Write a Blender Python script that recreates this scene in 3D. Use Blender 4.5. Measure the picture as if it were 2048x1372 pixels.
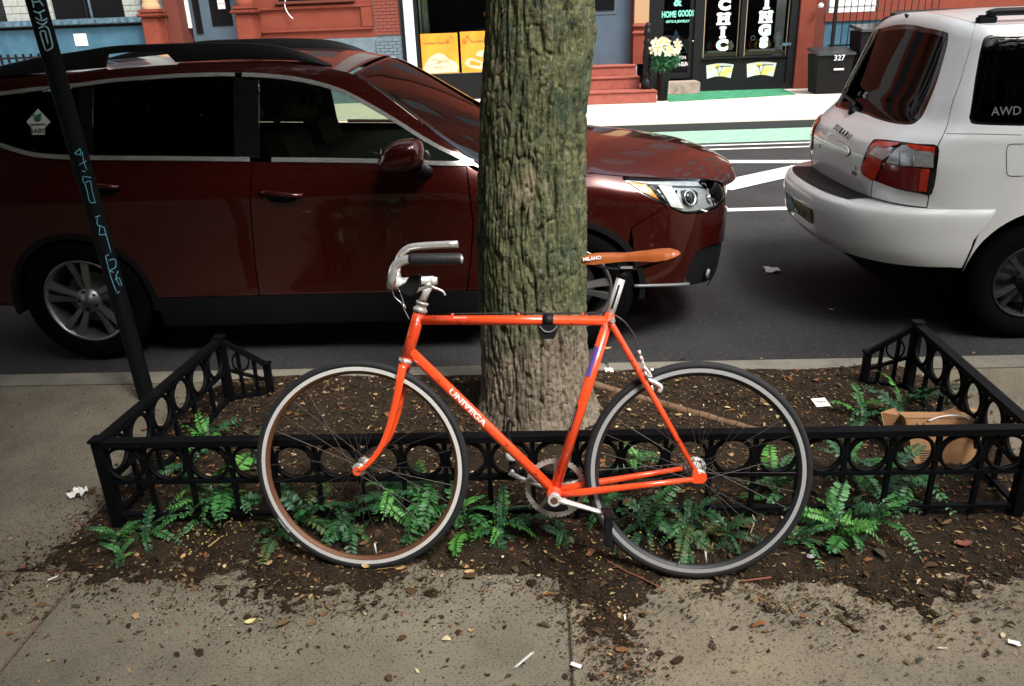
import bpy, bmesh, math, random
import numpy as np
from mathutils import Matrix, Vector, geometry, noise as mnoise
rnd = random.Random(7); rng = np.random.default_rng(11)
S = bpy.context.scene
for o in list(bpy.data.objects): bpy.data.objects.remove(o)
COL = S.collection
# ------------------------------------------------------------------ camera
W_PX, H_PX = 2048.0, 1372.0
F_PX, PITCH, ROLL, YAW, CAM_H = 1575.0, .386, -.038, -.047, 1.603
FW = np.array([math.sin(YAW)*math.cos(PITCH), math.cos(YAW)*math.cos(PITCH), -math.sin(PITCH)])
R0 = np.array([math.cos(YAW), -math.sin(YAW), 0.]); U0 = np.cross(R0, FW)
RT = math.cos(ROLL)*R0+math.sin(ROLL)*U0; UP = -math.sin(ROLL)*R0+math.cos(ROLL)*U0
CAMP = np.array([0, 0, CAM_H])
cd = bpy.data.cameras.new('camera'); cam = bpy.data.objects.new('camera', cd); COL.objects.link(cam)
cd.sensor_width = 36; cd.lens = F_PX/W_PX*36; cd.clip_start = .05; cd.clip_end = 400
mw = Matrix([[RT[i], UP[i], -FW[i], CAMP[i]] for i in range(3)]+[[0, 0, 0, 1]])
cam.matrix_world = mw; S.camera = cam
# ------------------------------------------------------------------ world, sun, exposure
SUN_EL, SUN_AZ = math.radians(54), math.radians(142)      # azimuth from +Y towards +X
w = bpy.data.worlds.new('World'); S.world = w; w.use_nodes = True
nt = w.node_tree; nt.nodes.clear()
sk = nt.nodes.new('ShaderNodeTexSky'); sk.sky_type = 'NISHITA'; sk.sun_disc = False
sk.sun_elevation = SUN_EL; sk.sun_rotation = SUN_AZ; sk.air_density = 1.2; sk.dust_density = 4; sk.ozone_density = .6
hs = nt.nodes.new('ShaderNodeHueSaturation'); hs.inputs['Saturation'].default_value = .45
bg = nt.nodes.new('ShaderNodeBackground'); bg.inputs[1].default_value = .11
ow = nt.nodes.new('ShaderNodeOutputWorld')
nt.links.new(sk.outputs[0], hs.inputs['Color']); nt.links.new(hs.outputs[0], bg.inputs[0]); nt.links.new(bg.outputs[0], ow.inputs[0])
sd = bpy.data.lights.new('sun', 'SUN'); sd.energy = 1.5; sd.angle = math.radians(18); sd.color = (1, .96, .90)
so = bpy.data.objects.new('sun', sd); COL.objects.link(so)
sdir = Vector((math.sin(SUN_AZ)*math.cos(SUN_EL), math.cos(SUN_AZ)*math.cos(SUN_EL), math.sin(SUN_EL)))
so.rotation_euler = sdir.to_track_quat('Z', 'Y').to_euler(); so.location = sdir*30
S.view_settings.view_transform = 'Standard'; S.view_settings.look = 'None'
S.view_settings.exposure = 1.55; S.view_settings.gamma = 1; S.view_settings.use_curve_mapping = False
S.render.engine = 'CYCLES'
# ------------------------------------------------------------------ pixel geometry (photo pixels, used to place points on real planes)
def ray(px, py): return FW+RT*(px-W_PX/2)/F_PX-UP*(py-H_PX/2)/F_PX
def atY(px, py, Y): d = ray(px, py); return CAMP+d*(Y/d[1])
def atX(px, py, X): d = ray(px, py); return CAMP+d*(X/d[0])
def atZ(px, py, Z=0.): d = ray(px, py); return CAMP+d*((Z-CAM_H)/d[2])
def proj(P):
    P = np.atleast_2d(P)-CAMP; d = P@FW
    return np.stack([W_PX/2+F_PX*(P@RT)/d, H_PX/2-F_PX*(P@UP)/d], 1)
# ------------------------------------------------------------------ materials
MATS = {}
def mat(name, col, rough=.6, metal=0., coat=0., var=None, bump=None, spec=.5, fine=None, fine2=None, trans=0., alpha=None, sheen=0):
    """var=(scale, colour2, lo, hi[, stretch]); fine=(scale, colour3, lo, hi); bump=(scale, strength[, dist])"""
    m = bpy.data.materials.new(name); m.use_nodes = True; t = m.node_tree; b = t.nodes['Principled BSDF']
    b.inputs['Base Color'].default_value = (*col, 1); b.inputs['Roughness'].default_value = rough
    b.inputs['Metallic'].default_value = metal; b.inputs['Coat Weight'].default_value = coat
    b.inputs['Coat Roughness'].default_value = .04; b.inputs['Specular IOR Level'].default_value = spec if rough < .78 else min(spec, .15)
    b.inputs['Transmission Weight'].default_value = trans
    tc = t.nodes.new('ShaderNodeTexCoord'); cur = None
    def nz(scale, det=6, stretch=None, rg=.6):
        n = t.nodes.new('ShaderNodeTexNoise'); n.inputs['Scale'].default_value = scale; n.inputs['Detail'].default_value = det; n.inputs['Roughness'].default_value = rg
        if stretch:
            mp = t.nodes.new('ShaderNodeMapping'); mp.inputs['Scale'].default_value = stretch
            t.links.new(tc.outputs['Object'], mp.inputs[0]); t.links.new(mp.outputs[0], n.inputs['Vector'])
        else: t.links.new(tc.outputs['Object'], n.inputs['Vector'])
        return n
    base = (*col, 1)
    for k in (var, fine, fine2):
        if not k: continue
        n = nz(k[0], 5, k[4] if len(k) > 4 else None)
        mr = t.nodes.new('ShaderNodeMapRange'); mr.inputs[1].default_value = k[2]; mr.inputs[2].default_value = k[3]
        t.links.new(n.outputs[0], mr.inputs[0])
        mx = t.nodes.new('ShaderNodeMix'); mx.data_type = 'RGBA'
        t.links.new(mr.outputs[0], mx.inputs[0])
        if cur is None: mx.inputs[6].default_value = base
        else: t.links.new(cur, mx.inputs[6])
        mx.inputs[7].default_value = (*k[1], 1); cur = mx.outputs[2]
    if cur is not None: t.links.new(cur, b.inputs['Base Color'])
    if bump:
        n = nz(bump[0], 6); bp = t.nodes.new('ShaderNodeBump'); bp.inputs['Strength'].default_value = bump[1]
        bp.inputs['Distance'].default_value = bump[2] if len(bump) > 2 else .004
        t.links.new(n.outputs[0], bp.inputs['Height']); t.links.new(bp.outputs[0], b.inputs['Normal'])
    MATS[name] = m; return m
def glass(name, tint, ior=1.5, rough=0., base_ref=0.):
    m = bpy.data.materials.new(name); m.use_nodes = True; t = m.node_tree; t.nodes.clear()
    o = t.nodes.new('ShaderNodeOutputMaterial'); tr = t.nodes.new('ShaderNodeBsdfTransparent'); tr.inputs[0].default_value = (*tint, 1)
    g = t.nodes.new('ShaderNodeBsdfGlossy'); g.inputs['Roughness'].default_value = rough; g.inputs['Color'].default_value = (1, 1, 1, 1)
    fr = t.nodes.new('ShaderNodeFresnel'); fr.inputs[0].default_value = ior; mx = t.nodes.new('ShaderNodeMixShader')
    ad = t.nodes.new('ShaderNodeMath'); ad.inputs[1].default_value = base_ref
    t.links.new(fr.outputs[0], ad.inputs[0]); t.links.new(ad.outputs[0], mx.inputs[0]); t.links.new(tr.outputs[0], mx.inputs[1]); t.links.new(g.outputs[0], mx.inputs[2]); t.links.new(mx.outputs[0], o.inputs[0])
    MATS[name] = m; return m
def emis(name, col, st):
    m = bpy.data.materials.new(name); m.use_nodes = True; b = m.node_tree.nodes['Principled BSDF']
    b.inputs['Base Color'].default_value = (*col, 1); b.inputs['Emission Color'].default_value = (*col, 1); b.inputs['Emission Strength'].default_value = st
    b.inputs['Roughness'].default_value = .4; MATS[name] = m; return m
# ------------------------------------------------------------------ objects
INV = {}
def tag(o, label=None, cat=None, group=None, kind=None):
    if label: o['label'] = label
    if cat: o['category'] = cat
    if group: o['group'] = group
    if kind: o['kind'] = kind
    return o
def empty(name, M, label=None, cat=None, group=None, kind=None):
    if not isinstance(M, Matrix): M = Matrix.Translation(Vector([float(c) for c in M]))
    o = bpy.data.objects.new(name, None); o.empty_display_size = .1; COL.objects.link(o); o.matrix_world = M
    INV[o.name] = M.inverted(); return tag(o, label, cat, group, kind)
def link(name, me, m=None, parent=None, **kw):
    """mesh given in world coordinates; becomes a child in its parent's frame"""
    if m is not None and not me.materials: me.materials.append(m if not isinstance(m, str) else MATS[m])
    o = bpy.data.objects.new(name, me); COL.objects.link(o)
    if parent is not None:
        o.parent = parent; inv = INV.get(parent.name)
        if inv is not None: me.transform(inv); INV[o.name] = inv
    return tag(o, **kw)
class MB:
    def __init__(s): s.v = []; s.f = []; s.sm = []; s.mi = []; s.cm = 0
    def add(s, vs, fs, smooth=False, mi=0):
        b = len(s.v); s.v += [tuple(float(c) for c in v) for v in vs]; s.f += [tuple(b+i for i in f) for f in fs]; s.sm += [smooth]*len(fs); s.mi += [mi]*len(fs); return s
    def box(s, x0, x1, y0, y1, z0, z1, bev=0., mi=0):
        if bev > 0:
            bm = bmesh.new(); bmesh.ops.create_cube(bm, size=1)
            for v in bm.verts: v.co = Vector(((x0+x1)/2+v.co.x*(x1-x0), (y0+y1)/2+v.co.y*(y1-y0), (z0+z1)/2+v.co.z*(z1-z0)))
            bmesh.ops.bevel(bm, geom=bm.edges[:], offset=bev, segments=2, affect='EDGES')
            bm.verts.index_update(); s.add([v.co for v in bm.verts], [[v.index for v in f.verts] for f in bm.faces], False, mi); bm.free(); return s
        v = [(x, y, z) for x in (x0, x1) for y in (y0, y1) for z in (z0, z1)]
        return s.add(v, [(0, 1, 3, 2), (4, 6, 7, 5), (0, 4, 5, 1), (2, 3, 7, 6), (0, 2, 6, 4), (1, 5, 7, 3)], False, mi)
    def tube(s, pts, r, n=12, cap=True, mi=0, closed=False, flat=None):
        P = [Vector([float(c) for c in p]) for p in pts]; N = len(P); R = r if hasattr(r, '__len__') else [r]*N
        vs = []; fs = []; up = None
        for i in range(N):
            if closed: d = P[(i+1) % N]-P[i-1]
            else: d = (P[min(i+1, N-1)]-P[max(i-1, 0)])
            d.normalize()
            if up is None:
                up = Vector((0, 0, 1)) if abs(d.z) < .9 else Vector((0, 1, 0))
            a = up-d*up.dot(d); a.normalize(); up = a; b = d.cross(a)
            for k in range(n):
                t = 2*math.pi*k/n; e = flat if flat else 1
                vs.append(P[i]+a*math.cos(t)*R[i]*e+b*math.sin(t)*R[i])
        M_ = N if closed else N-1
        for i in range(M_):
            for k in range(n):
                a0 = i*n+k; a1 = i*n+(k+1) % n; b0 = ((i+1) % N)*n+k; b1 = ((i+1) % N)*n+(k+1) % n
                fs.append((a0, a1, b1, b0))
        base = len(s.v); s.add(vs, fs, True, mi)
        if cap and not closed:
            s.f += [tuple(base+k for k in range(n))[::-1], tuple(base+(N-1)*n+k for k in range(n))]; s.sm += [False]*2; s.mi += [mi]*2
        return s
    def lathe(s, prof, origin, axis=(0, 0, 1), n=24, mi=0, smooth=True, cap=False):
        """prof list of (r, h)"""
        ax = Vector(axis).normalized(); a = ax.orthogonal().normalized(); b = ax.cross(a); O = Vector([float(c) for c in origin]); vs = []; fs = []
        for r, h in prof:
            for k in range(n): t = 2*math.pi*k/n; vs.append(O+ax*h+(a*math.cos(t)+b*math.sin(t))*r)
        for i in range(len(prof)-1):
            for k in range(n): fs.append((i*n+k, i*n+(k+1) % n, (i+1)*n+(k+1) % n, (i+1)*n+k))
        base = len(s.v); s.add(vs, fs, smooth, mi)
        if cap:
            m = len(prof)-1
            s.f += [tuple(base+k for k in range(n))[::-1], tuple(base+m*n+k for k in range(n))]; s.sm += [False]*2; s.mi += [mi]*2
        return s
    def prism(s, pts, o, ex, ey, ez, depth, mi=0):
        """polygon pts (a,b) on axes ex,ey from o, extruded along ez by depth"""
        o, ex, ey, ez = map(lambda q: Vector([float(c) for c in q]), (o, ex, ey, ez)); n = len(pts)
        A = [o+ex*a+ey*b for a, b in pts]; B = [p+ez*depth for p in A]
        fs = [tuple(range(n))[::-1], tuple(range(n, 2*n))]+[(i, (i+1) % n, n+(i+1) % n, n+i) for i in range(n)]
        return s.add(A+B, fs, False, mi)
    def grid(s, P, smooth=True, mi=0):
        r, c = P.shape[:2]; vs = P.reshape(-1, 3); fs = [(i*c+j, i*c+j+1, (i+1)*c+j+1, (i+1)*c+j) for i in range(r-1) for j in range(c-1)]
        return s.add(vs, fs, smooth, mi)
    def mesh(s, name='m', fix=True):
        me = bpy.data.meshes.new(name); me.from_pydata(s.v, [], s.f); me.polygons.foreach_set('use_smooth', s.sm); me.polygons.foreach_set('material_index', s.mi)
        if fix:
            bm = bmesh.new(); bm.from_mesh(me); bmesh.ops.recalc_face_normals(bm, faces=bm.faces[:]); bm.to_mesh(me); bm.free()
        me.update(); return me
    def build(s, name, m=None, parent=None, fix=True, **kw):
        me = s.mesh(name, fix)
        if isinstance(m, (list, tuple)):
            for q in m: me.materials.append(MATS[q] if isinstance(q, str) else q)
            m = None
        return link(name, me, m, parent, **kw)
def sharp(o, ang=35):
    try: o.data.set_sharp_from_angle(angle=math.radians(ang))
    except Exception: pass
    return o
def crom(pts, n=6, closed=False):
    P = np.array(pts, float); N = len(P); out = []
    rngi = range(N) if closed else range(N-1)
    for i in rngi:
        p0 = P[(i-1) % N] if closed or i > 0 else 2*P[0]-P[1]; p1 = P[i]; p2 = P[(i+1) % N]
        p3 = P[(i+2) % N] if closed or i+2 < N else 2*P[-1]-P[-2]
        for k in range(n):
            t = k/n; out.append(.5*((2*p1)+(-p0+p2)*t+(2*p0-5*p1+4*p2-p3)*t*t+(-p0+3*p1-3*p2+p3)*t**3))
    if not closed: out.append(P[-1])
    return np.array(out)
def text_obj(name, s, size, M, m, parent=None, extrude=.0008, offset=0., align='CENTER', space=1., **kw):
    c = bpy.data.curves.new('txt', 'FONT'); c.body = s; c.size = size; c.extrude = extrude; c.offset = offset; c.align_x = align; c.align_y = 'CENTER'; c.resolution_u = 3; c.space_character = space
    o = bpy.data.objects.new('tmp', c); COL.objects.link(o); dg = bpy.context.evaluated_depsgraph_get()
    me = bpy.data.meshes.new_from_object(o.evaluated_get(dg)); bpy.data.objects.remove(o)
    me.materials.clear(); me.transform(M); return link(name, me, m, parent, **kw)
def frame(o, ex, ez):
    """matrix with x along ex, z along ez"""
    ex = Vector([float(c) for c in ex]).normalized(); ez = Vector([float(c) for c in ez]).normalized(); ey = ez.cross(ex).normalized(); ex = ey.cross(ez)
    o = [float(c) for c in o]
    return Matrix([[ex.x, ey.x, ez.x, o[0]], [ex.y, ey.y, ez.y, o[1]], [ex.z, ey.z, ez.z, o[2]], [0, 0, 0, 1]])
def face_cam(o, yaw=0.):
    return frame(o, (1, 0, 0), (0, -1, 0))      # text that reads left to right for someone looking along +Y
# ---- value noise in numpy
_P = rng.random((64, 64, 64)).astype(np.float32)
def vnoise(x, y, z=0.):
    x, y, z = np.broadcast_arrays(np.asarray(x, float), np.asarray(y, float), np.asarray(z, float))
    xi, yi, zi = np.floor(x).astype(int), np.floor(y).astype(int), np.floor(z).astype(int); fx, fy, fz = x-xi, y-yi, z-zi
    fx, fy, fz = [f*f*(3-2*f) for f in (fx, fy, fz)]; r = 0
    for dx in (0, 1):
        for dy in (0, 1):
            for dz in (0, 1):
                r = r+_P[(xi+dx) % 64, (yi+dy) % 64, (zi+dz) % 64]*(fx if dx else 1-fx)*(fy if dy else 1-fy)*(fz if dz else 1-fz)
    return r
def fbm(x, y, z=0., o=4):
    r = 0; a = .5; t = 0
    for i in range(o): r = r+a*vnoise(x, y, z); t += a; a *= .5; x = np.asarray(x)*2.03+7.1; y = np.asarray(y)*2.03+3.3; z = np.asarray(z)*2.03+1.7
    return r/t
def sstep(a, b, x): t = np.clip((x-a)/(b-a), 0, 1); return t*t*(3-2*t)
# ------------------------------------------------------------------ material library
mat('concrete', (.245, .205, .142), .9, var=(3, (.15, .13, .10), .35, .7), fine=(150, (.055, .046, .034), .53, .68), fine2=(230, (.42, .36, .28), .62, .74), bump=(180, .5, .002))
mat('concrete_b', (.205, .182, .135), .9, var=(4, (.135, .12, .09), .35, .7), fine=(140, (.055, .046, .034), .53, .68), fine2=(230, (.38, .34, .28), .62, .74), bump=(180, .5, .002))
mat('joint', (.07, .06, .05), .95, bump=(60, .5))
mat('kerb_stone', (.24, .22, .17), .85, var=(8, (.16, .15, .13), .4, .7), fine=(120, (.12, .11, .1), .5, .7), bump=(120, .5, .003))
mat('asphalt', (.046, .046, .047), .85, var=(1.1, (.030, .030, .031), .35, .65), fine=(45, (.085, .085, .083), .55, .75), fine2=(17, (.022, .022, .022), .62, .72), bump=(220, .6, .004))
mat('far_paving', (.62, .54, .46), .85, var=(1.2, (.52, .46, .40), .35, .7), fine=(20, (.45, .4, .35), .6, .8))
mat('far_kerb', (.10, .095, .09), .8)
mat('road_paint', (.72, .70, .66), .7, var=(14, (.45, .44, .42), .55, .75), bump=(150, .3, .002))
mat('green_paint', (.27, .43, .33), .8, var=(6, (.15, .32, .24), .45, .75)); mat('kerb_dark', (.03, .03, .03), .7)
mat('soil', (.036, .024, .014), .95, var=(14, (.014, .010, .007), .4, .65), fine=(120, (.10, .065, .035), .6, .72), bump=(90, 1., .012))
for i, c in enumerate([(.075, .045, .022), (.15, .095, .045), (.035, .022, .013), (.36, .25, .12), (.20, .085, .035), (.55, .46, .28), (.06, .052, .036)]): mat('chip%d' % i, c, .85)
mat('iron', (.0030, .0035, .0045), .6, spec=.10, bump=(70, .35, .002), var=(12, (.012, .010, .009), .6, .8), fine=(60, (.05, .028, .016), .70, .76))
mat('pole_paint', (.002, .003, .003), .8, spec=.1, bump=(60, .3, .002))
mat('tag_paint', (.30, .50, .56), .6); mat('tag_paint_blue', (.12, .38, .52), .6)
mat('leaf_a', (.022, .115, .035), .5, var=(14, (.045, .19, .04), .4, .65)); mat('leaf_b', (.012, .065, .030), .5, var=(14, (.025, .10, .03), .4, .65)); mat('leaf_c', (.05, .22, .04), .5, var=(14, (.10, .30, .05), .4, .65)); mat('leaf_d', (.09, .085, .02), .6, var=(14, (.03, .09, .025), .4, .65)); mat('stem_g', (.05, .10, .03), .6)
mat('canopy_leaf', (.035, .09, .02), .6)
mat('red_paint', (.060, .0055, .0032), .26, metal=.45, coat=1.)
mat('white_paint', (.84, .87, .87), .28, coat=.8, var=(3, (.80, .83, .82), .4, .7))
mat('black_plastic', (.006, .006, .007), .55, spec=.3); mat('gloss_black', (.008, .008, .009), .12, coat=.5)
mat('liner', (.004, .004, .004), .9)
mat('chrome', (.92, .92, .90), .2, metal=.78); mat('rim_worn', (.34, .345, .35), .4); mat('satin', (.78, .78, .76), .36, metal=.5); mat('alloy', (.30, .30, .30), .38, metal=.8); mat('wheel_shade', (.02, .02, .021), .6, spec=.2)
mat('tyre', (.0035, .0035, .004), .85, spec=.05, bump=(80, .3, .002)); mat('bike_tyre', (.008, .0085, .011), .75, bump=(120, .3, .001))
mat('tyre_mark', (.55, .6, .62), .6)
glass('clear_glass', (.80, .86, .80), 1.5); glass('privacy_glass', (.05, .055, .05), 1.5); glass('lens', (.95, .97, .97), 1.15); glass('shop_glass', (.75, .8, .8), 1.5)
glass('rear_tint', (.12, .13, .14), 1.22); glass('dark_glass', (.18, .19, .2), 1.38)
mat('amber', (.85, .26, .02), .25, coat=1.); mat('lamp_red', (.45, .02, .01), .2, coat=1., var=(30, (.62, .05, .02), .4, .6)); mat('lamp_dark_red', (.16, .008, .008), .2, coat=1.); mat('lamp_clear', (.52, .53, .54), .22, metal=.35, coat=1., var=(18, (.40, .41, .42), .4, .6, (1, 1, 3)))
mat('interior', (.025, .024, .022), .8); mat('seat_cloth', (.012, .011, .010), .9)
mat('plate_yellow', (.42, .34, .08), .5); mat('sticker_white', (.65, .68, .6), .6); mat('ink', (.015, .015, .02), .6)
mat('orange_paint', (.93, .082, .018), .3, coat=.7, fine=(48, (.22, .035, .012), .62, .69))
mat('decal_white', (.85, .80, .76), .5); mat('decal_blue', (.13, .10, .50), .5)
mat('rim_silver', (.56, .56, .54), .42, metal=0.); mat('rim_grey', (.17, .175, .18), .4, metal=0.); mat('rust_rim', (.13, .055, .025), .6, metal=.3)
mat('spoke', (.10, .09, .08), .4, metal=.8); mat('old_alloy', (.46, .44, .40), .4, metal=.35, var=(60, (.18, .14, .10), .5, .7))
mat('saddle', (.36, .095, .022), .38, coat=.3, var=(25, (.26, .06, .015), .45, .7)); mat('bar_tape', (.012, .013, .016), .55)
mat('cable', (.02, .02, .02), .4); mat('wire', (.5, .5, .48), .35, metal=1.)
mat('card', (.40, .22, .105), .85, var=(18, (.33, .18, .085), .4, .7)); mat('card_dark', (.05, .03, .018), .9); mat('paper', (.78, .77, .74), .8)
mat('wood_bare', (.20, .125, .075), .8, var=(14, (.12, .075, .045), .4, .7, (1, 1, 1)), bump=(60, .5, .004))
mat('brownstone', (.20, .048, .030), .8, var=(3, (.16, .038, .024), .4, .7), bump=(40, .3, .005))
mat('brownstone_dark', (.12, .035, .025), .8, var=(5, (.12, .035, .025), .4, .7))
mat('brick_red', (.19, .052, .038), .85, var=(9, (.2, .06, .045), .4, .7)); mat('brick_grey', (.14, .19, .22), .85, var=(9, (.10, .14, .17), .4, .7)); mat('brick_white', (.36, .38, .35), .85, var=(9, (.27, .29, .27), .4, .7), bump=(30, .5, .01)); mat('mortar', (.20, .20, .19), .95); mat('mortar_w', (.30, .32, .31), .95)
mat('blue_base', (.055, .135, .19), .8, var=(3, (.035, .09, .135), .35, .7)); mat('blue_stone', (.10, .17, .22), .85, var=(12, (.05, .09, .12), .4, .65), bump=(20, .5, .02))
mat('door_blue', (.065, .10, .135), .5, var=(4, (.05, .08, .11), .4, .7)); mat('cream', (.42, .27, .15), .8); mat('black_paint', (.0035, .0045, .005), .5, spec=.3)
mat('step_pink', (.33, .10, .075), .8, var=(8, (.26, .075, .055), .4, .7)); mat('carpet', (.035, .20, .10), .95, var=(5, (.10, .30, .2), .45, .75), bump=(200, .6, .004))
mat('frame_grey', (.55, .62, .68), .5); mat('poster', (.68, .24, .012), .6, var=(2.2, (.70, .36, .03), .35, .65)); mat('poster_orange', (.80, .16, .01), .6); mat('poster_white', (.66, .52, .36), .6)
mat('mint', (.20, .62, .50), .6); mat('letter_white', (.82, .82, .78), .6); mat('wire_blue', (.12, .35, .45), .5); mat('display_tan', (.42, .34, .20), .8); mat('orange_thing', (.5, .18, .05), .7); mat('flower', (.88, .86, .66), .7); mat('flower_y', (.8, .65, .06), .7)
mat('bush', (.02, .12, .045), .7, var=(10, (.04, .2, .07), .4, .7)); mat('panel_art', (.55, .62, .58), .7, var=(4, (.62, .58, .12), .5, .62)); mat('bin', (.003, .0032, .0035), .6, spec=.2)
mat('bin_lid', (.012, .017, .019), .35); mat('near_brick', (.06, .035, .028), .9, var=(1, (.04, .025, .02), .4, .7))
mat('stone_step', (.38, .30, .25), .9, var=(8, (.22, .17, .14), .4, .7)); mat('room_dark', (.01, .012, .013), .9)
def sub(name, parent, M, **kw):
    """an Empty that is a part of parent; M is its frame in the coordinates its meshes are given in"""
    if not isinstance(M, Matrix): M = Matrix.Translation(Vector([float(c) for c in M]))
    o = bpy.data.objects.new(name, None); o.empty_display_size = .05; COL.objects.link(o); o.parent = parent
    o.matrix_basis = INV[parent.name] @ M; INV[o.name] = M.inverted(); return tag(o, **kw)
# ------------------------------------------------------------------ ground and street
FAR = 13.42; KY0, KY1 = 3.50, 3.655; RZ = -.13
def sheet(name, x0, x1, y0, y1, z, m, parent=None, **kw):
    return MB().add([(x0, y0, z), (x1, y0, z), (x1, y1, z), (x0, y1, z)], [(0, 1, 2, 3)]).build(name, m, parent, **kw)
sheet('ground', -60, 60, -40, 60, -.5, 'asphalt', kind='structure')
sheet('road', -60, 60, KY1-.02, FAR+.02, RZ, 'asphalt', kind='structure')
sw = MB().box(-60, 60, -4, KY0, -.2, -.012).build('sidewalk', 'joint', kind='structure'); INV['sidewalk'] = Matrix()
xs = [-6.22, -4.65, -3.09, -1.52, .048, 1.62, 3.19, 4.76]
for i in range(len(xs)-1):
    inner = xs[i] > -1.6 and xs[i+1] < 1.7
    ys = [-3.9, -2.6, -1.05, .5]+([2.17] if inner else [2.05, KY0])
    for j in range(len(ys)-1):
        g = .004; z = rnd.uniform(-.0015, .001) - (.004 if inner and xs[i] > 0 else 0)
        MB().box(xs[i]+g, xs[i+1]-g, ys[j]+g, ys[j+1]-g, -.1, z, bev=.003).build('slab', 'concrete' if (i+j) % 2 else 'concrete_b', sw)
kb = empty('kerb', (0, 3.58, 0), kind='structure')
for k in range(-9, 9):
    MB().box(k*2.44+.3, k*2.44+2.736, KY0, KY1, -.3, rnd.uniform(-.002, .002), bev=.008).build('kerb_stone', 'kerb_stone', kb)
# far side
fs = MB().box(-60, 60, FAR, 30, -.3, 0).build('far_sidewalk', 'far_paving', kind='structure')
fk_ = MB().box(-60, 60, FAR-.15, FAR, -.3, -.002, bev=.01).build('far_kerb', 'far_paving', kind='structure'); INV['far_kerb'] = Matrix(); MB().box(-60, 60, FAR-.158, FAR-.1505, -.14, -.012).build('dark_facing', 'kerb_dark', fk_)  # thin dark strip along the street face of the far kerb
rm = empty('road_markings', (2, 9, RZ), kind='structure')
def stripe(name, a, b, wd, m='road_paint', z=RZ+.004, e0=0, e1=0):
    a = atZ(*a, z); b = atZ(*b, z); d = (b-a)/np.linalg.norm(b-a); n = np.array([-d[1], d[0], 0])*wd/2; a = a-d*e0; b = b+d*e1
    MB().add([a-n, b-n, b+n, a+n], [(0, 1, 2, 3)]).build(name, m, rm)
sheet('bike_lane', -40, 40, 11.85, FAR-.2, RZ+.004, 'green_paint', rm)
for yy, wd in ((11.62, .10), (11.25, .10), (7.52, .13)): sheet('lane_line', -40, 40, yy-wd/2, yy+wd/2, RZ+.004, 'road_paint', rm)
stripe('hatch_line', (1455, 323), (1589, 323), .22, z=RZ+.008, e0=.6, e1=1.2)
stripe('hatch_line', (1468, 367), (1586, 341), .42, z=RZ+.012, e0=.3, e1=2.2)
# ------------------------------------------------------------------ soil of the tree pit spilling over the sidewalk
def soil_h(x, y):
    n = fbm(x*2.2+5, y*2.2, 1.5); n2 = fbm(x*9, y*9, 4.5)
    yb = 1.97-.16*(n-.5)*2 - .10*np.exp(-((x+.75)/.22)**2) + .05*np.exp(-((x+.45)/.12)**2) - .30*np.exp(-((x-.17)/.12)**2) - .08*np.exp(-((x-1.0)/.5)**2)+.05*sstep(1.2, 2, x)
    d = (y-yb)/.16
    side = np.maximum(sstep(1.60, 1.9, x), sstep(1.48, 1.85, -x))
    h = .022*np.clip(d, -2, 1)-.004 + side*(-.045)*sstep(1.9, 2.4, y) - .03*np.maximum(sstep(1.5, 2.1, -x), sstep(1.75, 2.2, x))
    h = h+((fbm(x*14, y*14, 3)-.5)*.046+(fbm(x*45, y*45, 5)-.5)*.030)*np.exp(-((d)/1.1)**2)
    h = h+.030*sstep(2.2, 2.6, y)*(1-side)*fbm(x*1.7, y*1.7+9, 2.2)*1.6
    h = np.where(y > 3.36, h-(y-3.36)*.18, h)
    return h+(n2-.5)*.022+(fbm(x*30, y*30, 8)-.5)*.010
def fast_mesh(name, V, F):
    """vertices (n,3) and equal-sided faces (m,k) straight into a mesh"""
    V = np.asarray(V, np.float32); F = np.asarray(F, np.int32); k = F.shape[1]; me = bpy.data.meshes.new(name)
    me.vertices.add(len(V)); me.vertices.foreach_set('co', V.ravel()); me.loops.add(F.size); me.loops.foreach_set('vertex_index', F.ravel())
    me.polygons.add(len(F)); me.polygons.foreach_set('loop_start', np.arange(0, F.size, k, dtype=np.int32)); me.update(calc_edges=True); return me
nx, ny = 620, 300
gx, gy = np.meshgrid(np.linspace(-3.2, 3.0, nx), np.linspace(1.3, 3.52, ny)); gz = soil_h(gx, gy)
v = np.stack([gx, gy, gz], 2).reshape(-1, 3)
i, j = np.meshgrid(np.arange(ny-1), np.arange(nx-1), indexing='ij'); a = (i*nx+j).ravel(); F = np.stack([a, a+1, a+nx+1, a+nx], 1)
F = F[(v[F][:, :, 2].max(1) > -.02)]
used = np.unique(F); remap = -np.ones(len(v), int); remap[used] = np.arange(len(used))
me = fast_mesh('soil', v[used], remap[F]); me.polygons.foreach_set('use_smooth', [True]*len(F))
link('soil', me, 'soil', kind='structure')
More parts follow.
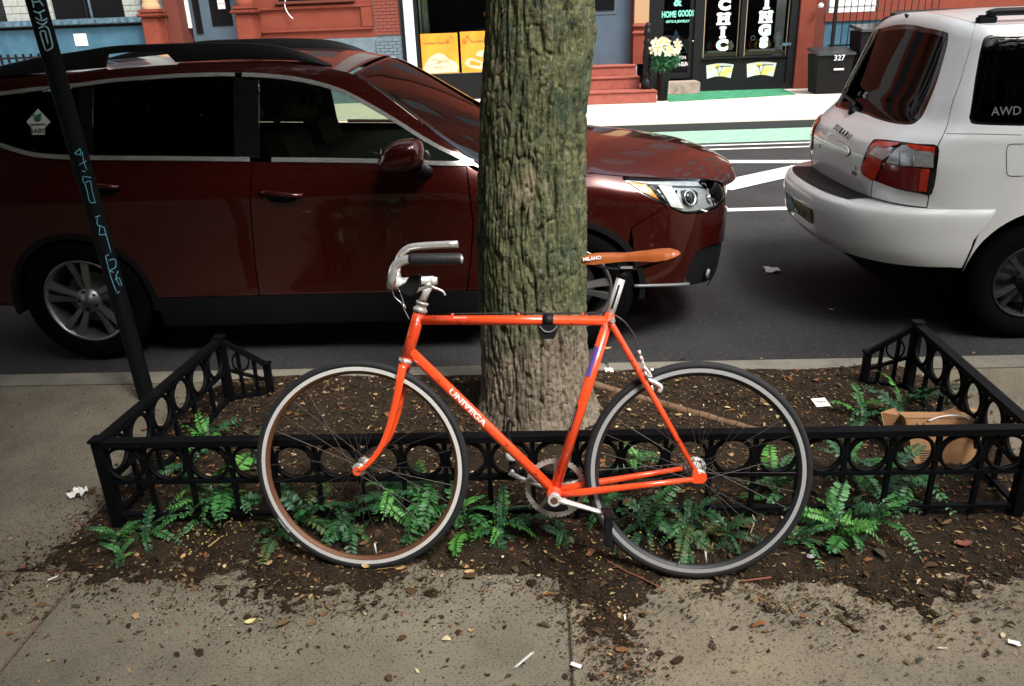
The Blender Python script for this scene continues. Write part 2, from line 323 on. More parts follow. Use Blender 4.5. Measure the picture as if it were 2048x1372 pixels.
# litter chips, shreds and catkins nobody could count
def litter(name, N, xr, yr, mode, sz, mats, probs, kind='stuff'):
    X, Y, Hh = [], [], []; n = 0
    while n < N:
        x = rng.uniform(*xr, N*2); y = rng.uniform(*yr, N*2); h = soil_h(x, y)
        dens = np.where(h > .004, 1., np.where(h > -.016, .8, np.where(h > -.035, .3, .08)))
        if mode == 'edge': dens = np.clip(np.exp(-np.maximum(-h, 0)/.010), 0, 1)*(h < .008)*.9 + .8*np.exp(-((x-.15-.03*np.sin(y*9))/.085)**2)*(y < 2.0)
        if mode == 'walk': dens = np.where(h > -.004, 0., .14+.8*fbm(x*2.3, y*2.3, 6)**3) * np.where(x < -1.4, 2.0, 1.) * np.where((y < 1.95) & (np.abs(x-.2) > .25) & (x > -1.5), .25, 1)
        ok = rng.random(N*2) < dens; X.append(x[ok]); Y.append(y[ok]); Hh.append(h[ok]); n += ok.sum()
    X, Y, Hh = [np.concatenate(q)[:N] for q in (X, Y, Hh)]
    L = sz[0]*rng.lognormal(0, .5, N); Wd = L*rng.uniform(.15, .8, N); a = rng.uniform(0, 6.28, N); z = np.maximum(Hh, 0)+.0015; t1, t2 = rng.normal(0, .35, (2, N)); bend = rng.uniform(0, .35, N)*L
    V = np.zeros((N, 6, 3))
    for k, (qu, qw) in enumerate([(-.5, -.3), (0, -.5), (.5, -.1), (.5, .15), (0, .5), (-.5, .25)]):
        u = qu*L; w_ = qw*Wd; V[:, k, 0] = X+u*np.cos(a)-w_*np.sin(a); V[:, k, 1] = Y+u*np.sin(a)+w_*np.cos(a); V[:, k, 2] = z+abs(u*t1)+abs(w_*t2)+(bend if k in (1, 4) else 0)
    b = np.arange(N)*6; F = np.stack([np.stack([b, b+1, b+4, b+5], 1), np.stack([b+1, b+2, b+3, b+4], 1)], 1).reshape(-1, 4)
    me = fast_mesh(name, V.reshape(-1, 3), F)
    for q in mats: me.materials.append(MATS[q])
    me.polygons.foreach_set('material_index', np.repeat(rng.choice(len(mats), N, p=probs), 2).astype(np.int32)); return link(name, me, kind=kind)
CH = ['chip%d' % k for k in range(7)]; mat('crumb', (.022, .016, .011), .95)
litter('bark_mulch', 20000, (-1.9, 2.2), (1.55, 3.5), 'pit', (.0095,), CH, [.26, .19, .25, .08, .10, .02, .10])
litter('leaf_litter', 7500, (-3.2, 3.0), (1.3, 3.5), 'walk', (.0042,), CH, [.30, .20, .20, .05, .10, .02, .13])
litter('dirt_crumbs', 26000, (-3.0, 2.9), (1.3, 2.5), 'edge', (.0042,), ['crumb', 'chip2', 'chip0', 'chip1', 'chip3'], [.52, .26, .13, .06, .03])
litter('gutter_debris', 1500, (-3.2, 4.0), (3.67, 4.0), 'pit', (.009,), CH, [.26, .19, .25, .08, .10, .02, .10]).location.z = RZ
# ------------------------------------------------------------------ iron tree guard
FH = .352; FL, FR, FY, BY = -1.51, 1.55, 2.276, 3.2
fence = empty('tree_guard', (0, 2.7, 0), 'low black iron guard with a row of rings around the tree pit', 'fence')
def ring_mesh(R=.063, r=.0065, dep=.007):
    mb = MB(); n = 26; P = []
    for k in range(n):
        t = 2*math.pi*k/n
        for a, b in ((R+r*.9, -dep), (R+r*.9, dep), (R-r*.9, dep), (R-r*.9, -dep)): P.append((a*math.cos(t), b, a*math.sin(t)))
    fs_ = [(k*4+q, k*4+(q+1) % 4, ((k+1) % n)*4+(q+1) % 4, ((k+1) % n)*4+q) for k in range(n) for q in range(4)]
    mb.add(P, fs_, True); me = mb.mesh('ring'); me.materials.append(MATS['iron']); return me
RING = ring_mesh(); PICK = MB().box(-.0075, .0075, -.0075, .0075, 0, FH-.03).mesh('picket'); PICK.materials.append(MATS['iron'])
def place(name, me, P, rz, parent, scale=None):
    o = bpy.data.objects.new(name, me); COL.objects.link(o); o.parent = parent
    M = INV[parent.name] @ Matrix.Translation(Vector([float(c) for c in P])) @ Matrix.Rotation(rz, 4, 'Z')
    if scale: M = M @ Matrix.Diagonal((*scale, 1))
    o.matrix_local = M; return o
def bar(a, b, hw, hh, name, m='iron', parent=None):
    """horizontal or sloping rectangular bar from a to b"""
    a, b = np.array(a, float), np.array(b, float); d = (b-a)/np.linalg.norm(b-a); s = np.cross(d, (0, 0, 1)); s /= np.linalg.norm(s); u = np.cross(s, d)
    P = [q+s*i*hw+u*j*hh for q in (a, b) for i, j in ((-1, -1), (1, -1), (1, 1), (-1, 1))]
    return MB().add(P, [(0, 1, 2, 3), (7, 6, 5, 4), (0, 4, 5, 1), (1, 5, 6, 2), (2, 6, 7, 3), (3, 7, 4, 0)]).build(name, m, parent)
def post(x, y, h, hw=.019):
    mb = MB().box(x-hw, x+hw, y-hw, y+hw, -.1, h, bev=.003).box(x-hw-.006, x+hw+.006, y-hw-.006, y+hw+.006, h+.0005, h+.012, bev=.003)
    mb.build('post', 'iron', fence)
def run(a, b, n, h0=FH, h1=FH):
    a = np.array(a, float); b = np.array(b, float); d = b-a; rz = math.atan2(d[1], d[0])
    A = lambda t, z: np.array([*(a+d*t), z])
    bar(A(0, h0-.008), A(1, h1-.008), .020, .011, 'top_rail', parent=fence)
    bar(A(0, h0-.158), A(1, h1-.158), .011, .007, 'middle_rail', parent=fence)
    bar(A(0, .06), A(1, .06), .011, .007, 'bottom_rail', parent=fence)
    for k in range(n):
        t = (k+.5)/n; h = h0+(h1-h0)*t
        place('ring', RING, A(t, h-.0885), rz, fence)
        if k: place('picket', PICK, A(k/n, .03), rz, fence)
run((FL, FY), (FR, FY), 21)
run((FL, FY), (-1.452, BY), 6); run((FR, FY), (1.588, BY), 6)
for p in ((FL, FY), (FR, FY), (-1.452, BY), (1.588, BY)): post(*p, FH)
for x0, x1, y1 in ((-1.452, -1.285, 3.27), (1.588, 1.425, 3.27)):
    a = (x0, BY); b = (x1, y1); bar((*a, FH-.008), (*b, .19), .016, .010, 'wing_rail', parent=fence); bar((*a, .06), (*b, .05), .011, .007, 'bottom_rail', parent=fence)
    bar((*a, FH-.15), (*b, .11), .010, .006, 'wing_rail', parent=fence)
    post(x1, y1, .19, .015)
    for t in (.35, .7): x = x0+(x1-x0)*t; y = BY+(y1-BY)*t; bar((x, y, .03), (x+.001, y, .33-.14*t), .007, .007, 'picket', parent=fence)
    place('ring', RING, (x0+(x1-x0)*.4, BY+(y1-BY)*.4, .225), math.atan2(y1-BY, x1-x0), fence, (.55, 1, .7))
# ------------------------------------------------------------------ street tree
TY = 3.07
tree = empty('street_tree', (-.03, TY, 0), 'thick mossy tree trunk with furrowed bark standing in the tree pit behind the bicycle', 'tree')
E_ = [(-140, 980, 1190), (0, 976, 1187), (100, 972, 1185), (170, 966, 1180), (210, 963, 1173), (300, 962, 1171), (450, 959, 1171), (600, 963, 1171), (680, 964, 1173), (740, 964, 1178), (790, 960, 1186), (830, 954, 1200), (862, 944, 1222)]
tz, tc_, tr_ = [], [], []
for y_, l_, r_ in E_:
    L = atY(l_, y_, TY); R = atY(r_, y_, TY); tz.append((L[2]+R[2])/2); tc_.append((L[0]+R[0])/2); tr_.append((R[0]-L[0])/2)
o_ = np.argsort(tz); tz = np.array(tz)[o_]; tc_ = np.array(tc_)[o_]; tr_ = np.array(tr_)[o_]
NT, NZ = 420, 620; th = np.linspace(0, 2*np.pi, NT, endpoint=False); zz = np.concatenate([np.linspace(-.06, 2.0, NZ-60), np.linspace(2.02, 5.2, 60)])
TH, ZZ = np.meshgrid(th, zz); rc = np.interp(ZZ, tz, tr_); cx_ = np.interp(ZZ, tz, tc_)
rc = np.where(ZZ > tz[-1], tr_[-1]*(1-.06*(ZZ-tz[-1])), rc)
fl = np.clip((.16-ZZ)/.2, 0, 1.2)**2; lob = .5+.5*np.cos(TH*5+1.2)
rc = rc*.985 + fl*.06*lob
cxn, cyn = np.cos(TH), np.sin(TH)
wx = fbm(cxn*1.5, cyn*1.5, ZZ*1.3, 3); wx2 = fbm(cxn*2.2+5, cyn*2.2, ZZ*3.3, 3)
def ridged(k, zs, off, wob):
    a = vnoise(cxn*k+off+(wx-.5)*wob, cyn*k+off*.7+(wx2-.5)*wob, ZZ*zs+off); return np.abs(a-.5)*2
r1 = ridged(4.4, 3.0, 3.1, 2.4); r2 = ridged(8.0, 8.5, 17.7, 2.4); r5 = ridged(17, 19, 29.3, 2.); r3 = fbm(cxn*24, cyn*24, ZZ*16, 3)
brk = vnoise(cxn*7, cyn*7, ZZ*7+5)
r4 = vnoise(cxn*16+wx*4, cyn*16, ZZ*11+9); plate = np.floor(r4*5)/5
disp = -.004*(1-sstep(0, .25, r5)) -.010*(1-sstep(0, .20, r1))*(.4+.8*sstep(.3, .6, brk)) - .007*(1-sstep(0, .20, r2)) + .018*(r3-.5) + .006*plate + .016*(fbm(cxn*2, cyn*2, ZZ*1.2, 2)-.5)
disp += .012*np.exp(-((ZZ-1.55)/.06)**2)*np.exp(-((TH-0)/.5)**2)
RR = rc+disp+.006
P = np.stack([cx_+RR*np.cos(TH), TY+RR*np.sin(TH)*1.02, ZZ], 2)
v = P.reshape(-1, 3); i, j = np.meshgrid(np.arange(NZ-1), np.arange(NT), indexing='ij'); j2 = (j+1) % NT
F = np.stack([(i*NT+j).ravel(), (i*NT+j2).ravel(), ((i+1)*NT+j2).ravel(), ((i+1)*NT+j).ravel()], 1)
me = fast_mesh('trunk', v, F); me.polygons.foreach_set('use_smooth', [True]*len(F))
# bark material: grey-brown below, moss and lichen colonies higher up
m = bpy.data.materials.new('bark'); m.use_nodes = True; t = m.node_tree; b = t.nodes['Principled BSDF']; b.inputs['Roughness'].default_value = .95; b.inputs['Specular IOR Level'].default_value = .2
tc = t.nodes.new('ShaderNodeTexCoord'); sx = t.nodes.new('ShaderNodeSeparateXYZ'); t.links.new(tc.outputs['Object'], sx.inputs[0])
def N_(kind, **k):
    n = t.nodes.new(kind)
    for a, b_ in k.items(): n.inputs[a].default_value = b_
    return n
def noise_(sc, st=(1, 1, 1), det=6):
    mp = N_('ShaderNodeMapping', Scale=st); n = N_('ShaderNodeTexNoise', Scale=sc, Detail=det, Roughness=.65); t.links.new(tc.outputs['Object'], mp.inputs[0]); t.links.new(mp.outputs[0], n.inputs['Vector']); return n.outputs[0]
def mr_(x, lo, hi, a=0, b_=1):
    n = t.nodes.new('ShaderNodeMapRange'); n.inputs[1].default_value = lo; n.inputs[2].default_value = hi; n.inputs[3].default_value = a; n.inputs[4].default_value = b_; t.links.new(x, n.inputs[0]); return n.outputs[0]
def mix_(f, a, b_):
    n = t.nodes.new('ShaderNodeMix'); n.data_type = 'RGBA'; t.links.new(f, n.inputs[0])
    for i_, q in ((6, a), (7, b_)):
        if isinstance(q, tuple): n.inputs[i_].default_value = (*q, 1)
        else: t.links.new(q, n.inputs[i_])
    return n.outputs[2]
def math_(op, a, b_):
    n = t.nodes.new('ShaderNodeMath'); n.operation = op; t.links.new(a, n.inputs[0])
    if isinstance(b_, float): n.inputs[1].default_value = b_
    else: t.links.new(b_, n.inputs[1])
    return n.outputs[0]
brown = mix_(mr_(noise_(9, (1, 1, .35)), .35, .65), (.15, .118, .085), (.30, .255, .19)); brown = mix_(mr_(noise_(60), .45, .7), brown, (.06, .045, .035))
moss = mix_(mr_(noise_(22, (1, 1, .5)), .35, .62), (.042, .050, .030), (.125, .138, .070)); moss = mix_(mr_(noise_(55), .5, .68), moss, (.22, .215, .10)); moss = mix_(mr_(noise_(7, (1, 1, .6)), .52, .68), moss, (.035, .065, .045))
moss = mix_(mr_(noise_(13, (1, 1, .3)), .56, .66), moss, (.24, .20, .135)); moss = mix_(mr_(noise_(28), .62, .70), moss, (.21, .25, .22))
hz = math_('ADD', sx.outputs[2], mr_(noise_(4.5), .2, .8, -.28, .28))
c_ = mix_(mr_(hz, .40, .56), brown, moss)
t.links.new(c_, b.inputs['Base Color'])
bp_ = N_('ShaderNodeBump', Strength=1., Distance=.012); t.links.new(noise_(55, (1, 1, .7)), bp_.inputs['Height']); t.links.new(bp_.outputs[0], b.inputs['Normal'])
MATS['bark'] = m
link('trunk', me, m, tree)
for k, (dx, dy, dz) in enumerate([(-2.0, -.6, 1.6), (1.7, .5, 1.7), (.2, -1.9, 1.6), (-.4, 1.8, 2.), (-1.2, -1.6, 2.3)]):
    b0 = np.array([0, TY, 3.6+.25*k]); MB().tube(crom([b0, b0+np.array([dx*.4, dy*.4, dz*.5]), b0+np.array([dx, dy, dz])], 5), np.linspace(.09, .03, 11), 10).build('branch', 'bark', tree)
# crown: unseen leaf-sized faces above the frame, clumped to darken the left
def leafcloud(blobs, n, size):
    B = np.array(blobs, float); wts = B[:, 3]**2*B[:, 4]; q = B[rng.choice(len(B), n, p=wts/wts.sum())]; nrm = lambda v: v/np.linalg.norm(v, axis=1, keepdims=True)
    d = nrm(rng.normal(size=(n, 3))); c = q[:, :3]+d*(rng.random(n)**.5)[:, None]*q[:, [3, 3, 4]]; a = nrm(rng.normal(size=(n, 3))); b_ = nrm(np.cross(a, rng.normal(size=(n, 3)))); s = (size*rng.uniform(.6, 1.3, n))[:, None]
    return np.stack([c-a*s, c+b_*s*.4, c+a*s, c-b_*s*.4], 1).reshape(-1, 3), np.arange(n*4).reshape(-1, 4)
U_ = rnd.uniform
blobs = [(U_(-4.6, .9), U_(1.2, 5.2), U_(4.0, 6.3), U_(.8, 1.3), U_(.4, .8)) for _ in range(24)]
blobs += [(U_(-4.8, -.2), U_(-1.6, 2.5), U_(3.2, 5.2), U_(.9, 1.3), U_(.4, .6)) for _ in range(24)]
blobs += [(U_(-8.5, -2.8), U_(-1.5, 5.5), U_(3.2, 6.), U_(.9, 1.3), U_(.5, .8)) for _ in range(38)]  # unseen leaf clumps added to shade the left side
blobs += [(U_(-5.0, .2), U_(4.5, 8.0), U_(4.6, 6.8), U_(.8, 1.2), U_(.4, .6)) for _ in range(12)]
blobs += [(U_(3.2, 5.2), U_(-2., 2.6), U_(3.8, 5.2), U_(.7, 1.), U_(.4, .6)) for _ in range(6)]
V, F = leafcloud(blobs, 100000, .085)
me = fast_mesh('shade_crown', V, F); link('shade_crown', me, 'canopy_leaf', tree)
# ------------------------------------------------------------------ street sign pole with paint-pen tags
PB = np.array([-1.917, 3.341, -.05]); PT = atY(71, 0, 3.341); PD = (PT-PB)/np.linalg.norm(PT-PB); PR = .0375
pole = empty('sign_pole', PB+[0, 0, .05], 'dark leaning round sign pole tagged in pale blue paint, left of the tree guard', 'pole')
MB().lathe([(PR+.02, 0), (PR+.018, .03), (PR, .05), (PR, 3.4)], PB, PD, 28, cap=True).build('pole_shaft', 'pole_paint', pole)
def on_pole(px, py):
    d = ray(px, py); d = d/np.linalg.norm(d); o = CAMP-PB; dd = d-PD*(d@PD); oo = o-PD*(o@PD); a = dd@dd; b_ = 2*dd@oo; c = oo@oo-(PR+.0012)**2; D = b_*b_-4*a*c
    if D < 0: return CAMP+d*(-b_/(2*a))
    return CAMP+d*((-b_-math.sqrt(D))/(2*a))
def strokes(name, lst, wpx, m):
    mb = MB()
    for s_ in lst:
        P = crom(s_, 4) if len(s_) > 2 else np.array([np.array(s_[0])+(np.array(s_[1])-np.array(s_[0]))*k/4. for k in range(5)])
        mb.tube([on_pole(*q) for q in P], wpx, 6)
    mb.build(name, m, pole)
strokes('tag_lettering', [[(64, 0), (66, 8), (67, 15)], [(64, 5), (80, 3)], [(78, 0), (82, 6), (86, 12)], [(67, 22), (73, 25), (80, 25), (89, 20)], [(79, 25), (81, 31), (83, 38)], [(71, 35), (78, 40), (86, 41), (94, 37)], [(73, 44), (80, 48), (88, 48), (94, 43)], [(88, 48), (85, 53), (77, 57)],
    [(80, 65), (85, 82), (91, 101)], [(80, 64), (85, 62), (90, 64), (92, 73), (96, 88)], [(90, 53), (96, 57), (100, 70), (105, 90), (102, 97), (93, 102)]], .0028, 'tag_paint')
strokes('tag_lettering', [[(149, 307), (160, 297)], [(160, 297), (162, 310)], [(162, 310), (149, 307)], [(164, 303), (168, 325), (174, 340)], [(158, 330), (172, 322)], [(164, 342), (171, 343)], [(165, 353), (182, 355)], [(165, 355), (168, 366), (180, 362), (184, 380), (190, 404)], [(170, 368), (175, 385), (180, 404), (192, 405)]], .0016, 'tag_paint_blue')
strokes('tag_lettering', [[(190, 435), (200, 431)], [(195, 436), (195, 450), (207, 455), (212, 468)], [(200, 450), (198, 470)], [(198, 470), (213, 469)], [(208, 455), (215, 480), (222, 505)], [(211, 512), (218, 509)], [(211, 512), (221, 552), (234, 587)], [(234, 587), (239, 583)], [(216, 521), (230, 519), (231, 534), (220, 541), (228, 545)], [(236, 542), (232, 556), (240, 572)], [(230, 560), (238, 556), (244, 573)]], .0020, 'tag_paint_blue')
# ------------------------------------------------------------------ the orange bicycle, leaning back on the guard
BL, BYAW = .235, -.049; B0 = np.array([-.594, 2.037, .004])
e1 = np.array([math.cos(BYAW), math.sin(BYAW), 0]); e2 = np.array([-math.sin(BL)*math.sin(BYAW), math.sin(BL)*math.cos(BYAW), math.cos(BL)]); e3 = -np.cross(e1, e2)
if e3[1] < 0: e3 = -e3
BM = Matrix([[e1[i], e3[i], e2[i], B0[i]] for i in range(3)]+[[0, 0, 0, 1]])
bike = empty('bicycle', BM, 'orange road bicycle with brown saddle leaning on the iron tree guard', 'bicycle'); INV['bicycle'] = Matrix()
def BP(px, py, off=0.):
    d = ray(px, py); p0 = B0-np.array([0, 0, .004])-e3*off; t = ((p0-CAMP)@e3)/(d@e3); q = CAMP+t*d-p0; a = float(q@e1); return (a, -off, float(q@e2)-.010*max(0, 1-a/1.03))
def ring_pts(cx, cz, R, n, y=0., ph=0.): return [(cx+R*math.cos(2*math.pi*k/n+ph), y, cz+R*math.sin(2*math.pi*k/n+ph)) for k in range(n)]
def bike_wheel(cx, cz, rimmat, front):
    wh = sub('wheel', bike, Matrix())
    mb = MB(); n = 120; prof = []
    for k in range(14):
        t = 2*math.pi*k/14; prof.append((.3255+.0126*math.cos(t), .0125*math.sin(t)))
    mb.lathe([(r, h) for r, h in prof]+[prof[0]], (cx, 0, cz), (0, 1, 0), n); mb.build('tyre', 'bike_tyre', wh)
    pr = [(.3180, -.0108), (.3060, -.0112), (.2965, -.006), (.2940, 0), (.2965, .006), (.3060, .0112), (.3180, .0108)]
    mb = MB(); mb.lathe(pr[:2], (cx, 0, cz), (0, 1, 0), n); mb.lathe(pr[5:], (cx, 0, cz), (0, 1, 0), n); mb.build('rim', rimmat, wh, fix=False)
    mb = MB(); mb.lathe(pr[1:6], (cx, 0, cz), (0, 1, 0), n); mb.build('rim_bed', 'rust_rim' if front else 'bar_tape', wh, fix=False)
    hw = .034 if front else .04
    mb = MB(); mb.lathe([(.006, -hw-.02), (.010, -hw-.019), (.010, -hw-.008), (.0055, -hw-.007), (.0055, -hw-.003), (.013, -hw-.002), (.021, -hw), (.021, -hw+.004), (.012, -hw+.006), (.0105, 0), (.012, hw-.006), (.021, hw-.004), (.021, hw), (.013, hw+.002), (.0055, hw+.007), (.010, hw+.008), (.010, hw+.019), (.006, hw+.02)], (cx, 0, cz), (0, 1, 0), 24, cap=True)
    mb.build('hub', 'old_alloy', wh)
    if not front:
        mb = MB(); mb.lathe([(.02, hw+.001), (.034, hw+.003), (.034, hw+.006), (.02, hw+.008)], (cx, 0, cz), (0, 1, 0), 16); mb.build('sprocket', 'old_alloy', wh)
    for k in range(32):
        side = -1 if k % 2 else 1; a = 2*math.pi*k/32; ha = a+(.9 if (k//2) % 2 else -.9)
        MB().tube([(cx+.019*math.cos(ha), side*(hw-.002), cz+.019*math.sin(ha)), (cx+.2925*math.cos(a), side*.002, cz+.2925*math.sin(a))], .00105, 5, False).build('spoke', 'spoke', wh)
    for k in range(32):
        pass
    mb = MB(); a = 4.712+.12; mb.tube([(cx+.290*math.cos(a), 0, cz+.290*math.sin(a)), (cx+.255*math.cos(a), 0, cz+.255*math.sin(a))], .0028, 8); mb.build('valve', 'rim_silver', wh)
    return wh
FX, RX, HZ = .006, 1.036, .338
fw_ = bike_wheel(FX, HZ+.004, 'rim_silver', True); rw_ = bike_wheel(RX, HZ, 'rim_worn', False)
def wrap_text(name, s, size, p0, p1, r, m, parent, ang=0., offset=0.0, pad=.0006, sx=1.):
    p0, p1 = Vector(p0), Vector(p1); d = (p1-p0).normalized(); nrm = Vector((0, -1, 0)); nrm = (nrm-d*nrm.dot(d)).normalized(); up = nrm.cross(d)
    if up.z < 0: up = -up
    c = bpy.data.curves.new('t', 'FONT'); c.body = s; c.size = size; c.align_x = 'CENTER'; c.align_y = 'CENTER'; c.resolution_u = 2; c.offset = offset
    o = bpy.data.objects.new('t', c); COL.objects.link(o); me = bpy.data.meshes.new_from_object(o.evaluated_get(bpy.context.evaluated_depsgraph_get())); bpy.data.objects.remove(o)
    bm = bmesh.new(); bm.from_mesh(me); bmesh.ops.triangulate(bm, faces=bm.faces[:])
    for _ in range(3): bmesh.ops.subdivide_edges(bm, edges=[e for e in bm.edges if abs(e.verts[0].co.y-e.verts[1].co.y) > .0025], cuts=1); bmesh.ops.triangulate(bm, faces=bm.faces[:])
    bm.to_mesh(me); bm.free(); mid = (p0+p1)/2
    for v in me.vertices:
        a = v.co.y/r+ang; v.co = mid+d*(v.co.x*sx)+(nrm*math.cos(a)+up*math.sin(a))*(r+pad)
    me.materials.clear(); return link(name, me, m, parent)
def tube_patch(name, p0, p1, r, a0, a1, m, parent, pad=.0006):
    p0, p1 = Vector(p0), Vector(p1); d = (p1-p0).normalized(); nrm = Vector((0, -1, 0)); nrm = (nrm-d*nrm.dot(d)).normalized(); up = nrm.cross(d)
    n = 8; P = np.array([[list((p0 if i == 0 else p1)+(nrm*math.cos(a0+(a1-a0)*k/n)+up*math.sin(a0+(a1-a0)*k/n))*(r+pad)) for k in range(n+1)] for i in range(2)])
    return MB().grid(P).build(name, m, parent)
fr = sub('frame', bike, Matrix())
BB = (.607, 0, .270); ST = (.772, 0, .806); HT = (.206, 0, .826); HBm = (.160, 0, .684); TT0 = (.210, 0, .802); TT1 = (.768, 0, .797); DT = (.172, 0, .708)
MB().tube([TT0, TT1], .0145, 20).build('top_tube', 'orange_paint', fr)
MB().tube([DT, BB], .0158, 20).build('down_tube', 'orange_paint', fr)
MB().tube([BB, (ST[0]+.004, 0, ST[2]+.012)], .0158, 20).build('seat_tube', 'orange_paint', fr)
MB().tube([HBm, HT], .0185, 24).build('head_tube', 'orange_paint', fr)
MB().lathe([(.021, -.036), (.021, .036)], BB, (0, 1, 0), 24, cap=True).build('bottom_bracket', 'orange_paint', fr)
for s_ in (-1, 1):
    MB().tube([(.776, s_*.014, .800), (.782, s_*.018, .783), (.90, s_*.036, .575), (1.018, s_*.056, .365)], [.009, .0088, .0085, .0065], 14).build('seat_stay', 'orange_paint', fr)
    MB().tube([(.620, s_*.022, .268), (.70, s_*.034, .281), (.86, s_*.046, .307), (1.018, s_*.056, .333)], [.0115, .0115, .0095, .0070], 14).build('chain_stay', 'orange_paint', fr)
    MB().prism([(1.008, .328), (1.020, .322), (1.045, .322), (1.056, .333), (1.056, .348), (1.046, .354), (1.034, .350), (1.024, .372), (1.012, .370), (1.018, .352)], (0, s_*.0585-.0025, 0), (1, 0, 0), (0, 0, 1), (0, 1, 0), .005).build('dropout', 'orange_paint', fr)
mb = MB().tube([(.782, -.028, .800), (.782, .028, .800)], .0075, 12); mb.build('seat_bolt', 'old_alloy', fr)
MB().tube([(.90, -.035, .575), (.90, .035, .575)], .006, 10).build('stay_bridge', 'orange_paint', fr)
for q in (905, 1037, 1165):
    p = BP(q, 628); MB().tube([(p[0]-.004, 0, .8175), (p[0]+.004, 0, .8175)], .0045, 8).build('cable_stop', 'orange_paint', fr)
# fork
fk = sub('fork', bike, Matrix())
MB().tube([(.162, 0, .688), (.153, 0, .655)], [.019, .019], 16).build('fork_crown', 'orange_paint', fk)
for s_ in (-1, 1):
    MB().tube(crom([(.154, s_*.020, .668), (.146, s_*.034, .625), (.136, s_*.038, .575), (.113, s_*.042, .492), (.086, s_*.046, .425), (.048, s_*.049, .372), (.012, s_*.050, .342)], 4), np.linspace(.0140, .0065, 25), 16, flat=.8).build('fork_blade', 'orange_paint', fk)
    MB().lathe([(.013, -.003), (.013, .003)], (.006, s_*.051, .342), (0, 1, 0), 16, cap=True).build('fork_end', 'orange_paint', fk)
d_ = Vector((HT[0]-HBm[0], 0, HT[2]-HBm[2])).normalized()
mb = MB().lathe([(.0195, 0), (.022, .002), (.022, .009), (.019, .012), (.0165, .014), (.0165, .024), (.0195, .025), (.0195, .031), (.014, .033)], HT, d_, 28); mb.build('headset', 'old_alloy', bike)
mb = MB().lathe([(.0200, -.013), (.0225, -.011), (.0225, -.003), (.0195, 0)], HBm, d_, 28); mb.build('headset_cup', 'chrome', bike)
# stem and handlebar
mb = MB().tube([(HT[0]+.008, 0, HT[2]+.03), (.246, 0, .922)], .0112, 18); mb.tube([(.249, 0, .908), (.250, 0, .930)], .0135, 16)
mb.tube([(.252, 0, .921), (.20, 0, .920), (.147, 0, .915)], [.0125, .0122, .0135], 14); mb.tube([(.141, -.022, .914), (.141, .022, .914)], .0185, 20)
mb.build('stem', 'satin', bike)
near = crom([(.141, 0, .914), (.146, -.08, .914), (.156, -.145, .918), (.168, -.180, .932), (.174, -.190, .955), (.184, -.190, .977), (.207, -.190, .990), (.24, -.19, .992), (.368, -.19, .992)], 5)
far = crom([(.141, 0, .914), (.128, .08, .914), (.108, .15, .918), (.097, .182, .932), (.098, .19, .955), (.108, .19, .985), (.130, .19, 1.006), (.165, .19, 1.016), (.298, .19, 1.022)], 5)
MB().tube(near, .0124, 16).build('handlebar', 'chrome', bike); MB().tube(far, .0124, 16).build('handlebar', 'chrome', bike)
mb = MB().tube([(.222, -.19, .9915), (.232, -.19, .992), (.360, -.19, .992), (.366, -.19, .992)], [.0140, .0165, .0163, .0150], 20)
for k in range(9): mb.tube([(.232+k*.0145, -.19, .992), (.2335+k*.0145, -.19, .992)], .0169, 18)
g_ = mb.build('bar_tape', 'bar_tape', bike); MB().tube([(.367, -.19, .992), (.371, -.19, .992)], [.008, .006], 12).build('end_plug', 'chrome', bike)
lp = [BP(x, y, .14) for x, y in [(822, 546), (842, 545), (841, 566), (836, 580), (822, 590), (804, 583), (797, 570), (812, 562)]]
o_ = MB().prism([(p[0], p[2]) for p in lp], (0, -.152, 0), (1, 0, 0), (0, 0, 1), (0, 1, 0), .026).build('brake_hood', 'black_plastic', bike)
o_.modifiers.new('b', 'BEVEL').width = .003
P = [BP(x, y, .14) for x, y in [(826, 580), (842, 575), (858, 570), (872, 574), (885, 580), (891, 589)]]
MB().tube(crom(P, 4), np.linspace(.0075, .0035, 21), 12, flat=.8).build('brake_lever', 'chrome', bike)
for lst in ([(783, 573), (789, 590), (802, 603), (812, 623), (819, 636)], [(798, 576), (804, 592), (807, 603), (812, 613)]):
    MB().tube(crom([BP(x, y, .15) for x, y in lst], 4), .0013, 6).build('brake_cable', 'wire', bike)
MB().tube([BP(803, 603, .15), BP(812, 614, .15)], .0024, 8).build('cable_end', 'wire', bike)
# saddle and post
sp = sub('saddle', bike, Matrix())
A_ = np.array([.690, .694, .703, .730, .765, .815, .860, .895, .925, .950, .966, .973]); ZT = np.array([.975, .985, .991, .997, .998, .997, 1.001, 1.005, 1.008, 1.008, 1.003, .995]); ZB = np.array([.972, .966, .963, .963, .967, .972, .972, .971, .975, .983, .990, .993]); WD = np.array([.004, .013, .018, .021, .023, .027, .040, .058, .068, .068, .058, .035])
ss = np.linspace(0, 11, 56); f_ = lambda q: np.interp(ss, range(12), q); P = []
for a, zt, zb, wd in zip(f_(A_), f_(ZT), f_(ZB), f_(WD)):
    row = []
    for k in range(17):
        t = math.pi*k/16; c, s_ = math.cos(t), math.sin(t); dip = -.004*math.exp(-(c/.25)**2)*(1 if wd > .03 else .3)
        row.append((a, -wd*math.copysign(abs(c)**.85, c), zb+(zt-zb)*s_**.55+dip))
    row += [(a, wd*.8*(1-2*k/6), zb+.003) for k in range(7)]; row.append(row[0]); P.append(row)
MB().grid(np.array(P)).build('saddle_cover', 'saddle', sp)
text_obj('saddle_lettering', 'MILANO', .014, Matrix.Translation((.722, -.0225, .981)) @ Matrix.Rotation(math.radians(90), 4, 'X') @ Matrix.Rotation(math.radians(6), 4, 'Z'), 'decal_white', sp, extrude=.0012, offset=.0006)
